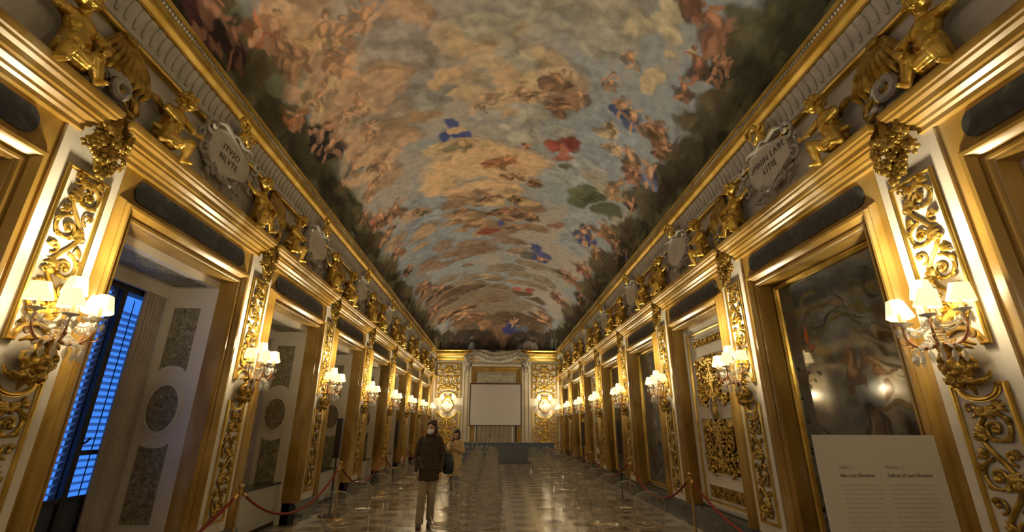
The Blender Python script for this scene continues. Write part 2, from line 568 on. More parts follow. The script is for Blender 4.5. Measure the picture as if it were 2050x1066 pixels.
# entablature blocks over each bay, marble surrounds, slate inlays
CORN = [(0.0, 3.98), (0.03, 3.98), (0.03, 4.02), (0.055, 4.035), (0.06, 4.06), (0.10, 4.085), (0.10, 4.11), (0.12, 4.12),
        (0.125, 4.165), (0.155, 4.185), (0.16, 4.21), (0.175, 4.22), (0.185, 4.26), (0.185, 4.285), (0.14, 4.30), (0.0, 4.31)]
ARCH = [(-.006, .225), (-.006, .02), (0.012, .012), (0.022, -.005), (0.045, -.006), (0.05, .012), (0.075, .012), (0.082, -.012), (0.105, -.03), (0.118, -.055),
        (0.145, -.06), (0.158, -.03), (0.17, -.03), (0.185, -.008), (0.20, .01), (0.20, .06)]
def stadium(hw, hh, n=10, notch=0.0):
    pts = []
    for sgn, a0 in ((1, -PI / 2), (-1, PI / 2)):
        for k in range(n + 1):
            a = a0 + PI * k / n
            pts.append((sgn * (hw - hh * .8) + .8 * hh * math.cos(a), hh * math.sin(a)))
    return pts
def bay_meshes(half):
    b = MB(); b.block(-half + .24, half - .24, CORN, 0.08)
    cor = b.mesh('marble_cornice')
    b = MB()
    b.portal(OPW, 3.47, 0.335, ARCH)
    b.box(-half + PH, -OPW - .19, .025, .07, .335, 3.98)
    b.box(OPW + .19, half - PH, .025, .07, .335, 3.98)
    b.box(-OPW - .19, OPW + .19, .025, .07, 3.66, 3.98)
    # side linings of the opening
    sur = b.mesh('marble_surround')
    b = MB(); b.prism([(x, z + 3.82) for x, z in stadium(half - PH - .19, .115)], .010, .05)
    return cor, sur, b.mesh('slate_panel')
BAY = {}
n_trim = 1
for side in (-1, 1):
    ps = PIL[side]
    half = (ps[1] - ps[0]) / 2
    cor, sur, sl = bay_meshes(half)
    for i in range(len(ps) - 1):
        loc, rz = wall_at(side, (ps[i] + ps[i + 1]) / 2)
        r = struct(thing('trim_%d' % n_trim, loc, rz)); n_trim += 1
        link('marble_cornice', cor, 'marble', r); link('marble_surround', sur, 'marble', r); link('slate_panel', sl, 'slate', r)
    # a short length at the far corner
    a = ps[-1] + .24; e = YEND
    b = MB()
    s = 1 if side < 0 else -1
    x0, x1 = sorted((s * a, s * (e + .3)))
    b.block(x0, x1, CORN, 0.08)
    x0, x1 = sorted((s * (ps[-1] + PH), s * e)); b.box(x0, x1, .03, .07, .335, 3.98)
    o = b.obj('trim_%d' % n_trim, 'marble'); n_trim += 1
    o.location = (side * XW, 0, 0); o.rotation_euler = (0, 0, PI / 2 if side < 0 else -PI / 2); struct(o)

# upper gilt cornice: attic line, leaf frieze, big gilt roll with a bead string
def run(name, prof, m, side, x=XW):
    """profile (distance out of the wall, z) swept down the whole hall"""
    b = MB()
    rs = []
    for y in (YBACK, YEND):
        rs.append([(side * (x - e), y, z) for e, z in prof])
    b.rings(rs)
    return b.obj(name, m)
for side in (-1, 1):
    r = struct(thing('trim_%d' % n_trim)); n_trim += 1
    run('gilt_line', [(-.05, 5.07), (0.01, 5.07), (0.035, 5.085), (0.045, 5.11), (0.03, 5.135), (0.01, 5.145), (-.05, 5.145)], 'gold_bar', side).parent = r
    run('leaf_frieze', [(-.05, 5.20), (-0.02, 5.20), (0.01, 5.30), (0.07, 5.42), (0.07, 5.44), (-.05, 5.44)], 'stucco', side).parent = r
    run('gilt_roll', [(-.05, 5.44), (0.06, 5.44), (0.085, 5.45), (0.085, 5.475), (0.075, 5.49), (0.10, 5.53), (0.13, 5.57), (0.135, 5.60), (0.12, 5.61), (0.13, 5.645), (-.05, 5.645)], 'gold_bar', side).parent = r
    run('bead_bed', [(-.05, 5.64), (0.125, 5.64), (0.125, 5.69), (-.05, 5.69)], 'stucco', side).parent = r
    run('gilt_fillet', [(-.05, 5.69), (0.14, 5.69), (0.165, 5.715), (0.165, 5.745), (-.05, 5.745)], 'gold_bar', side).parent = r
    b = MB(); lf = MB()
    y = 1.0; k = 0
    while y < YEND - .1:
        st = 0.045 if y < 12 else 0.07
        b.ball((side * (XW - .135), y, 5.665), (.012, st * .4, .02), 6, 4)
        y += st
    y = 0.6
    while y < YEND - .1:
        st = 0.11 if y < 12 else 0.16
        # a small pointed leaf curling down over the frieze
        lf.rings([[(side * (XW - .07 - .012), y - st * .45, 5.43), (side * (XW - .085), y, 5.435), (side * (XW - .07 - .012), y + st * .45, 5.43), (side * (XW - .05), y, 5.43)],
                  [(side * (XW - .035), y - st * .42, 5.34), (side * (XW - .065), y, 5.34), (side * (XW - .035), y + st * .42, 5.34), (side * (XW - .02), y, 5.34)],
                  [(side * (XW + .0), y - st * .12, 5.24), (side * (XW - .03), y, 5.235), (side * (XW + .0), y + st * .12, 5.24), (side * (XW + .01), y, 5.24)]])
        y += st
    b.obj('bead_string', 'stucco', r)
    lf.obj('leaf_border', 'stucco', r)

# ------------------------------------------------------------------ painter used for the vault and for the painted mirrors
def hsh(ix, iy, seed):
    h = (ix * 374761393 + iy * 668265263 + seed * 1442695041) & 0xFFFFFFFF
    h = ((h ^ (h >> 13)) * 1274126177) & 0xFFFFFFFF
    return ((h ^ (h >> 16)) & 0xFFFF) / 65535.0
def vnoise(x, y, seed=0):
    xi = np.floor(x).astype(np.int64); yi = np.floor(y).astype(np.int64)
    fx = x - xi; fy = y - yi
    fx = fx * fx * (3 - 2 * fx); fy = fy * fy * (3 - 2 * fy)
    a = hsh(xi, yi, seed); bb = hsh(xi + 1, yi, seed); c = hsh(xi, yi + 1, seed); d = hsh(xi + 1, yi + 1, seed)
    return (a * (1 - fx) + bb * fx) * (1 - fy) + (c * (1 - fx) + d * fx) * fy
def fbm(x, y, seed=0, o=4):
    s = 0; a = 0.5
    for k in range(o):
        s = s + a * vnoise(x * 2 ** k, y * 2 ** k, seed + k * 17); a *= .5
    return s / (1 - .5 ** o)
def sst(a, b, x):
    t = np.clip((x - a) / (b - a), 0, 1)
    return t * t * (3 - 2 * t)
L = lambda c: np.array(lin(c))

class Painter:
    def __init__(s, U, V, base):
        s.U, s.V = U, V
        s.col = np.empty(U.shape + (3,)); s.col[:] = L(base)
        s.wu = (fbm(U * 1.6, V * 1.6, 3) - .5); s.wv = (fbm(U * 1.6, V * 1.6, 91) - .5)
        s.wu2 = (fbm(U * 6, V * 6, 5) - .5); s.wv2 = (fbm(U * 6, V * 6, 55) - .5)
        s.grain = fbm(U * 5, V * 5, 11, 5) - .5
        s.big = fbm(U * .9, V * .9, 23, 3) - .5
    def blob(s, c, r, ang, col, soft=.35, warp=.5, alpha=1.0, vary=.25, puff=0.0):
        R = max(r) * (1.4 + warp) + .1
        m = (np.abs(s.U - c[0]) < R) & (np.abs(s.V - c[1]) < R)
        if not m.any(): return
        u = s.U[m] - c[0] + s.wu[m] * warp * min(r) * 1.6 + s.wu2[m] * warp * min(r) * .5
        v = s.V[m] - c[1] + s.wv[m] * warp * min(r) * 1.6 + s.wv2[m] * warp * min(r) * .5
        ca, sa = math.cos(ang), math.sin(ang)
        a = (u * ca + v * sa) / r[0]; bb = (-u * sa + v * ca) / r[1]
        d = np.sqrt(a * a + bb * bb)
        al = sst(1.0, 1.0 - soft, d) * alpha
        cc = L(col)[None, :] * (1 + vary * 2.2 * s.grain[m][:, None])
        if puff:
            t = np.clip(.5 - .5 * (a * .5 + bb * .8) + s.grain[m] * 1.2, 0, 1)[:, None]
            cc = cc * (1 - puff + 2 * puff * t)
        s.col[m] = s.col[m] * (1 - al[:, None]) + cc * al[:, None]
    def puffs(s, rnd, c, r, cols, n, size, alpha=.9):
        """a heap of round painted clouds, light upper rims over duller bodies"""
        for k in range(n):
            a = rnd.uniform(0, 2 * PI); q = math.sqrt(rnd.random())
            p = (c[0] + r[0] * q * math.cos(a), c[1] + r[1] * q * math.sin(a))
            z = size * rnd.uniform(.7, 1.9)
            col = rnd.choice(cols)
            e = z * rnd.uniform(.6, .9); a = rnd.uniform(-.6, .6)
            s.blob((p[0] + .10 * z, p[1] - .22 * z), (z * 1.08, e * 1.08), a, tuple(v * f for v, f in zip(col, (.74, .76, .84))), soft=.55, warp=.5, alpha=alpha * .6)
            s.blob((p[0], p[1]), (z, e), a, col, soft=.34, warp=.5, alpha=alpha, puff=.26)
            s.blob((p[0] - .2 * z, p[1] + .25 * z), (z * .6, e * .5), a, tuple(min(255, v * 1.10) for v in col), soft=.8, warp=.5, alpha=alpha * .7)
    def person(s, rnd, c, h, ang, skin, cloth):
        """a loose painted figure: billowing drapery, torso, limbs, head"""
        h *= 1.35
        ca, sa = math.cos(ang), math.sin(ang)
        def P(x, y):
            return (c[0] + h * (x * ca - y * sa), c[1] + h * (x * sa + y * ca))
        dk = tuple(v * .68 for v in cloth); sk2 = tuple(v * .78 for v in skin); lt = tuple(min(255, v * 1.18) for v in skin)
        s.blob(P(.03, -.10), (h * .34, h * .24), ang + rnd.uniform(-.6, .6), dk, .4, .7, alpha=.85)
        s.blob(P(rnd.uniform(-.12, .12), -.16), (h * .25, h * .15), ang + rnd.uniform(-.8, .8), cloth, .3, .7, vary=.5, puff=.3)
        s.blob(P(rnd.uniform(-.2, .2), -.02), (h * .17, h * .08), ang + rnd.uniform(-1.2, 1.2), tuple(min(255, v * 1.2) for v in cloth), .6, .7, alpha=.8)
        for sg in (-1, 1):
            a = ang + PI / 2 + sg * rnd.uniform(.25, .8)
            s.blob(P(sg * .10, -.24), (h * .17, h * .062), a, sk2 if sg < 0 else skin, .3, .25, alpha=.95)
            a = ang + sg * rnd.uniform(.2, 1.2)
            s.blob(P(sg * .13, .14 + rnd.uniform(-.04, .08)), (h * .12, h * .045), a, skin, .3, .2, alpha=.95)
        s.blob(P(.01, .05), (h * .17, h * .125), ang + PI / 2 + rnd.uniform(-.3, .3), sk2, .3, .2)
        s.blob(P(-.02, .07), (h * .12, h * .085), ang + PI / 2 + rnd.uniform(-.3, .3), lt, .7, .2)
        s.blob(P(.0, .27), (h * .075, h * .07), ang, tuple(v * .5 for v in skin), .5, .15, alpha=.8)
        s.blob(P(-.012, .262), (h * .055, h * .05), ang, skin, .6, .1)

# ------------------------------------------------------------------ painted vault: a generic sky of clouds and figures
XS, RISE, VE, VR, VB = 3.385, 1.9, 26.3, 3.0, 5.73
PAINT_OPS = [
('b',1.22,5.06,1.05,0.5,2.9,(136,132,118),{}),
('b',-1.67,11.35,2.05,0.89,1.57,(128,134,142),{}),
('b',2.18,12.38,1.99,0.77,1.55,(128,134,142),{}),
('b',2.06,7.69,1.24,0.72,1.48,(128,136,146),{}),
('b',1.44,6.2,0.75,0.62,2.27,(134,136,138),{}),
('b',-2.12,13.44,2.32,0.88,1.57,(118,124,132),{}),
('b',0.05,18.69,1.44,1.05,1.66,(128,134,142),{}),
('b',-3.01,15.61,1.93,0.71,-1.81,(110,112,112),{}),
('b',-0.95,21.64,4.84,2.37,-2.05,(116,98,76),{}),
('b',-2.41,6.48,2.1,1.11,1.8,(158,128,94),{}),
('b',-2.46,5.17,1.17,0.99,-2.41,(160,126,90),{}),
('b',0.1,25.41,3.7,1.4,3.14,(88,68,46),{}),
('p',-2.53,4.96,0.83,0.74,[(174,136,100),(194,156,112),(182,140,98)],16,0.26),
('p',-2.25,5.98,0.77,0.98,[(174,136,100),(194,156,112),(150,116,86)],16,0.31),
('p',-1.59,5.63,0.57,0.91,[(132,118,104),(142,126,112),(174,136,100)],10,0.36),
('p',-1.33,5.42,0.25,0.39,[(140,128,118)],3,0.31),
('p',-1.5,6.8,0.43,0.67,[(150,118,84),(174,136,100)],8,0.27),
('p',-0.96,6.98,0.28,0.56,[(126,122,114)],6,0.31),
('p',-0.46,5.75,0.58,0.64,[(168,140,102),(156,134,104)],9,0.28),
('p',-0.1,6.67,0.98,0.92,[(194,156,112),(176,150,112),(168,142,104)],14,0.33),
('p',0.69,5.57,0.92,0.83,[(150,142,122),(142,136,122)],9,0.34),
('p',1.93,4.88,0.32,0.44,[(176,160,122),(160,148,118)],6,0.16),
('p',2.48,5.64,0.38,0.59,[(172,152,112)],5,0.15),
('p',0.48,7.75,1.0,0.55,[(150,144,130),(140,136,128)],10,0.23),
('p',0.05,7.06,0.63,0.31,[(194,156,112)],7,0.17),
('p',-2.17,7.32,0.59,0.95,[(152,128,100),(174,136,100),(136,118,100)],12,0.29),
('p',-2.76,8.43,0.87,1.16,[(174,136,100),(170,140,102),(150,120,88)],12,0.35),
('p',-0.41,9.97,0.89,1.14,[(212,170,118),(204,162,110),(192,152,106)],16,0.44),
('p',-0.94,8.77,0.49,0.44,[(168,140,98)],5,0.19),
('p',1.99,9.33,0.76,0.91,[(146,144,136),(150,140,120)],8,0.25),
('p',1.27,9.14,0.48,0.7,[(148,150,150)],5,0.24),
('p',-0.23,12.29,1.37,1.54,[(140,108,74),(158,126,86),(120,92,64)],26,0.3),
('p',0.0,11.33,0.72,0.53,[(176,144,96),(150,118,78)],12,0.2),
('p',-0.39,14.2,1.48,1.2,[(122,96,72),(134,108,84)],14,0.34),
('p',-1.19,15.51,1.3,1.18,[(124,96,72)],8,0.28),
('p',0.04,17.67,2.04,1.57,[(140,120,92),(120,104,82)],12,0.39),
('p',-0.72,20.89,2.88,2.45,[(140,110,78),(110,88,64)],12,0.41),
('p',-2.43,12.3,0.78,1.24,[(150,120,88)],7,0.27),
('p',1.81,17.35,1.27,1.9,[(118,104,84)],6,0.41),
('b',-3.74,3.94,0.61,0.22,-2.96,(60,44,30),{}),
('b',-3.48,4.03,0.27,0.15,3.13,(84,72,44),{}),
('b',-3.79,4.49,0.58,0.33,-2.89,(66,64,38),{}),
('b',-3.49,4.6,0.29,0.16,-3.02,(84,72,44),{}),
('b',-3.7,5.06,0.68,0.45,-2.72,(72,64,40),{}),
('b',-3.37,5.17,0.32,0.24,-2.95,(84,72,44),{}),
('b',-3.77,5.72,0.7,0.4,-2.62,(70,60,38),{}),
('b',-3.47,5.86,0.3,0.22,-2.52,(84,72,44),{}),
('b',-3.71,6.4,0.73,0.48,-2.68,(52,46,28),{}),
('b',-3.38,6.56,0.31,0.26,0.69,(84,72,44),{}),
('b',-3.77,7.23,0.84,0.47,0.97,(60,54,34),{}),
('b',-3.46,7.39,0.4,0.24,1.15,(84,72,44),{}),
('b',-3.88,8.13,0.87,0.51,0.92,(52,48,32),{}),
('b',-3.56,8.34,0.39,0.25,1.06,(84,72,44),{}),
('b',-3.82,9.22,0.95,0.53,0.98,(58,52,36),{}),
('b',-3.49,9.49,0.44,0.26,1.17,(84,72,44),{}),
('b',-3.94,10.79,1.29,0.56,1.09,(66,54,36),{}),
('b',-3.56,11.16,0.58,0.29,1.23,(84,72,44),{}),
('b',-3.96,12.72,1.45,0.58,1.16,(70,58,40),{}),
('b',-3.57,13.19,0.66,0.3,1.28,(84,72,44),{}),
('b',-3.97,15.37,1.81,0.67,-1.94,(64,50,34),{}),
('b',-3.55,16.03,0.8,0.34,1.32,(84,72,44),{}),
('b',-3.99,19.25,2.72,0.83,-1.84,(54,42,28),{}),
('b',-3.5,20.18,1.23,0.39,1.4,(84,72,44),{}),
('b',-3.43,5.4,0.31,0.17,-2.62,(92,96,66),{}),
('b',-2.94,5.58,0.22,0.19,1.89,(140,128,96),{}),
('b',-3.35,6.0,0.16,0.13,-2.39,(150,96,40),{}),
('b',3.84,3.71,0.6,0.25,2.96,(52,54,30),{}),
('b',3.56,3.81,0.25,0.12,3.03,(88,76,50),{}),
('b',3.76,4.04,0.81,0.35,3.02,(56,58,34),{}),
('b',3.41,4.15,0.26,0.15,2.85,(88,76,50),{}),
('b',3.49,4.51,0.67,0.47,2.41,(72,70,42),{}),
('b',3.17,4.58,0.28,0.21,2.29,(88,76,50),{}),
('b',3.72,4.96,0.67,0.41,2.51,(58,56,34),{}),
('b',3.39,5.1,0.29,0.21,2.68,(88,76,50),{}),
('b',3.63,5.48,0.65,0.43,2.69,(74,66,42),{}),
('b',3.32,5.59,0.26,0.19,2.54,(88,76,50),{}),
('b',3.56,6.12,0.66,0.45,2.65,(62,54,34),{}),
('b',3.26,6.28,0.26,0.22,2.54,(88,76,50),{}),
('b',3.58,7.0,0.73,0.54,2.36,(66,58,38),{}),
('b',3.27,7.16,0.3,0.22,2.21,(88,76,50),{}),
('b',3.64,7.84,0.79,0.5,2.24,(60,52,34),{}),
('b',3.32,8.03,0.33,0.23,2.02,(88,76,50),{}),
('b',3.47,8.91,0.83,0.57,2.1,(74,66,44),{}),
('b',3.15,9.14,0.36,0.25,1.87,(88,76,50),{}),
('b',3.48,10.58,1.07,0.55,1.91,(70,58,38),{}),
('b',3.15,10.83,0.47,0.25,1.79,(88,76,50),{}),
('b',3.48,12.86,1.36,0.63,1.83,(66,54,36),{}),
('b',3.13,13.21,0.59,0.27,1.75,(88,76,50),{}),
('b',3.56,15.36,1.66,0.66,1.81,(70,54,36),{}),
('b',3.19,15.83,0.72,0.29,1.73,(88,76,50),{}),
('b',3.68,18.86,2.16,0.75,1.81,(58,44,30),{}),
('b',3.26,19.6,0.93,0.33,1.71,(88,76,50),{}),
('b',3.97,22.33,2.78,0.71,1.8,(44,34,24),{}),
('b',3.54,23.34,1.13,0.31,1.73,(88,76,50),{}),
('b',1.85,10.24,0.69,0.38,1.77,(76,80,50),{}),
('b',2.17,10.16,0.53,0.25,2.14,(62,66,40),{}),
('b',1.63,10.09,0.3,0.18,1.75,(92,96,62),{}),
('b',2.62,10.37,0.62,0.29,2.09,(70,74,44),{}),
('b',3.14,4.41,0.38,0.3,-2.93,(84,80,50),{}),
('b',3.23,4.85,0.29,0.22,1.47,(70,64,44),{}),
('b',-4.12,22.5,3.83,0.55,-1.8,(52,40,26),{}),
('b',-2.96,26.02,1.37,0.48,-2.49,(52,40,26),{}),
('b',-1.8,26.01,0.77,0.3,3.13,(52,40,26),{}),
('b',-0.94,26.01,0.65,0.31,3.13,(52,40,26),{}),
('b',-0.18,26.0,0.61,0.31,3.14,(52,40,26),{}),
('b',0.58,26.0,0.62,0.33,-3.14,(52,40,26),{}),
('b',1.38,25.99,0.7,0.31,-3.14,(52,40,26),{}),
('b',2.36,25.98,0.94,0.33,-3.13,(52,40,26),{}),
('b',3.54,24.16,3.29,0.61,1.8,(52,40,26),{}),
('b',4.3,19.84,3.41,0.0,1.57,(52,40,26),{}),
('b',0.11,26.25,3.53,0.1,3.14,(34,26,18),{}),
('p',-0.83,25.04,1.47,0.67,[(130,92,60),(104,74,48)],12,0.29),
('p',1.41,22.99,1.9,3.05,[(110,82,56),(84,64,44)],12,0.44),
('p',-2.5,20.28,1.3,2.63,[(112,84,60),(90,66,46)],12,0.45),
('f',-3.85,4.05,0.93,-1.76,(150,100,70),(70,36,40)),
('f',-3.09,4.66,0.85,-1.96,(186,136,94),(176,104,58)),
('f',-2.93,5.22,0.81,-3.17,(160,112,76),(150,110,70)),
('f',-2.41,5.03,0.78,-2.57,(186,136,94),(190,150,96)),
('f',-2.07,5.19,0.75,-2.9,(186,136,94),(176,140,96)),
('f',-1.7,5.05,0.63,-2.75,(186,136,94),(174,136,100)),
('f',-2.2,5.79,0.71,-2.34,(186,136,94),(180,128,84)),
('f',-2.89,6.04,0.65,-1.88,(186,136,94),(150,128,80)),
('f',-3.55,6.02,0.58,-2.16,(160,112,76),(150,90,40)),
('f',-3.1,6.64,0.75,-1.58,(160,112,76),(46,40,34)),
('f',-3.18,7.18,0.93,-2.51,(168,120,84),(34,32,34)),
('f',-2.65,6.78,0.45,-2.22,(186,136,94),(170,140,100)),
('f',-2.31,6.75,0.59,-2.83,(186,136,94),(174,136,100)),
('f',-2.3,7.39,0.61,-2.56,(186,136,94),(174,136,100)),
('f',-2.89,8.13,0.78,-2.37,(186,136,94),(110,110,100)),
('f',-2.84,9.2,0.64,-2.21,(186,136,94),(174,136,100)),
('f',-2.3,8.64,0.71,-2.75,(186,136,94),(174,136,100)),
('f',-3.34,9.87,0.77,-2.17,(160,112,76),(108,76,48)),
('f',-3.07,10.52,0.95,-2.58,(186,136,94),(150,90,66)),
('f',-2.53,10.58,1.01,-2.88,(160,112,76),(108,76,48)),
('f',-3.1,11.42,0.83,-2.37,(186,136,94),(120,96,72)),
('f',-2.97,12.74,1.03,-2.68,(160,112,76),(108,76,48)),
('f',-3.0,14.51,0.9,-2.51,(160,112,76),(60,46,32)),
('f',-1.83,11.54,0.36,-0.86,(90,80,60),(60,72,46)),
('f',-1.99,11.23,0.4,-1.47,(160,112,76),(58,66,44)),
('f',-2.73,16.76,1.27,-2.83,(160,112,76),(108,76,48)),
('f',-2.24,18.35,1.5,-2.93,(160,112,76),(70,50,40)),
('f',-2.87,20.45,1.59,-2.84,(160,112,76),(108,76,48)),
('f',-2.26,22.88,1.9,-3.03,(160,112,76),(96,64,44)),
('f',-1.53,23.98,1.8,-3.08,(186,136,94),(150,100,66)),
('f',0.36,6.91,0.8,-3.19,(176,140,98),(160,128,92)),
('f',-0.03,7.07,0.54,-2.57,(174,146,106),(174,136,100)),
('f',0.71,6.97,0.6,-2.92,(176,140,100),(150,120,90)),
('f',1.06,6.86,0.71,-3.17,(170,124,84),(130,98,76)),
('f',1.02,7.21,0.45,-2.57,(160,112,76),(110,80,60)),
('f',1.8,5.76,0.44,-3.55,(186,136,94),(120,116,110)),
('f',1.68,6.31,0.4,-3.25,(186,136,94),(140,136,128)),
('f',1.81,7.54,0.6,-3.03,(176,150,110),(168,146,110)),
('f',2.14,7.99,0.49,-3.17,(194,156,112),(176,150,110)),
('f',2.78,4.64,0.79,-3.79,(150,100,68),(128,86,60)),
('f',2.8,5.15,0.73,-4.06,(140,90,60),(84,66,52)),
('f',3.22,5.07,0.64,-3.18,(160,112,76),(74,60,46)),
('f',2.93,5.68,0.56,-3.5,(160,112,76),(96,74,54)),
('f',2.31,6.9,0.77,-3.62,(186,136,94),(70,84,128)),
('f',2.71,6.87,0.65,-3.94,(160,112,76),(130,100,66)),
('f',3.06,7.04,0.68,-3.16,(160,112,76),(108,76,48)),
('f',2.53,8.03,0.71,-3.64,(186,136,94),(110,86,60)),
('f',3.14,8.01,0.9,-3.76,(178,134,98),(88,96,134)),
('f',2.8,8.37,0.83,-3.39,(160,112,76),(120,76,60)),
('f',2.56,9.4,0.87,-3.45,(170,128,84),(150,120,70)),
('f',3.1,9.39,0.66,-4.02,(160,112,76),(60,46,32)),
('f',2.54,12.31,1.06,-3.51,(186,136,94),(50,60,120)),
('f',2.81,11.25,1.16,-3.34,(160,112,76),(130,96,66)),
('f',2.25,12.3,0.83,-3.45,(186,136,94),(60,70,120)),
('f',3.39,11.4,0.79,-3.89,(160,112,76),(90,80,60)),
('f',3.02,12.8,0.85,-3.65,(160,112,76),(108,76,48)),
('f',2.89,14.46,1.22,-3.42,(160,112,76),(120,70,50)),
('f',2.63,16.06,1.33,-3.36,(160,112,76),(108,76,48)),
('f',3.43,17.05,1.19,-3.54,(160,112,76),(60,46,32)),
('f',2.54,19.1,1.55,-3.32,(160,112,76),(90,60,46)),
('f',2.3,23.68,1.88,-3.26,(186,136,94),(108,76,48)),
('f',3.99,11.11,0.55,-4.48,(160,112,76),(50,60,100)),
('f',-0.83,11.83,0.62,-3.09,(160,112,76),(100,76,56)),
('f',-0.46,11.6,0.34,-2.24,(160,112,76),(100,76,56)),
('f',-0.11,12.13,0.64,-3.14,(160,112,76),(100,76,56)),
('f',0.26,12.6,0.44,-2.47,(160,112,76),(100,76,56)),
('f',0.62,12.17,0.64,-3.19,(160,112,76),(100,76,56)),
('f',-0.63,12.94,0.7,-3.1,(160,112,76),(100,76,56)),
('f',-0.18,13.39,0.72,-2.9,(160,112,76),(132,84,56)),
('f',0.19,11.94,0.62,-3.42,(160,112,76),(132,84,56)),
('f',0.54,13.27,0.51,-2.55,(160,112,76),(100,76,56)),
('f',-1.0,12.6,0.34,-2.04,(160,112,76),(100,76,56)),
('f',0.0,11.18,0.36,-2.36,(160,112,76),(100,76,56)),
('f',0.34,11.29,0.58,-3.17,(160,112,76),(100,76,56)),
('f',-0.34,11.18,0.57,-3.12,(160,112,76),(100,76,56)),
('b',1.13,8.45,0.37,0.27,2.31,(120,40,22),{'warp':0.8}),
('b',0.9,8.51,0.32,0.13,1.61,(146,62,36),{}),
('b',1.35,8.27,0.29,0.15,1.39,(110,36,22),{}),
('b',1.16,8.89,0.29,0.18,2.45,(150,80,54),{}),
('b',1.12,8.6,0.27,0.13,1.55,(170,96,66),{}),
('f',0.54,8.66,0.31,-2.13,(186,136,94),(132,52,30)),
('b',1.26,9.26,0.22,0.14,2.29,(90,84,66),{}),
('b',-0.82,7.83,0.25,0.15,-2.08,(52,70,130),{}),
('b',-0.98,8.17,0.21,0.18,1.74,(42,58,122),{}),
('b',-0.68,8.28,0.26,0.15,-2.44,(44,60,126),{}),
('b',-0.75,8.06,0.2,0.13,-2.83,(186,150,100),{}),
('f',-0.79,8.63,0.64,-2.78,(170,136,90),(120,110,76)),
('f',-0.01,9.43,0.76,-2.9,(172,116,66),(140,84,50)),
('f',0.4,9.94,0.55,-2.74,(186,136,94),(108,76,48)),
('f',0.79,10.19,0.54,-2.67,(160,112,76),(108,76,48)),
('b',1.11,14.6,0.53,0.32,1.4,(42,58,122),{}),
('b',1.37,15.22,0.48,0.35,2.03,(46,60,120),{}),
('b',0.94,15.42,0.47,0.21,1.68,(36,48,104),{}),
('f',1.27,15.58,0.85,-2.73,(160,112,76),(42,58,122)),
('b',0.78,15.41,0.61,0.24,1.62,(84,84,72),{}),
('b',-0.18,13.47,0.4,0.24,-3.12,(130,56,38),{'warp':0.7}),
('b',0.14,12.92,0.26,0.11,1.58,(56,66,130),{}),
('b',1.42,12.38,0.41,0.16,2.34,(130,84,64),{}),
('b',0.69,25.77,0.53,0.26,-3.14,(38,44,110),{'warp':0.8}),
('b',1.18,25.65,0.41,0.23,-3.13,(80,84,110),{}),
('b',1.2,19.78,0.59,0.25,1.9,(140,50,38),{}),
('b',0.72,19.96,0.5,0.22,1.7,(150,70,50),{}),
('f',0.79,25.16,0.86,-3.18,(186,136,94),(42,58,122))
]
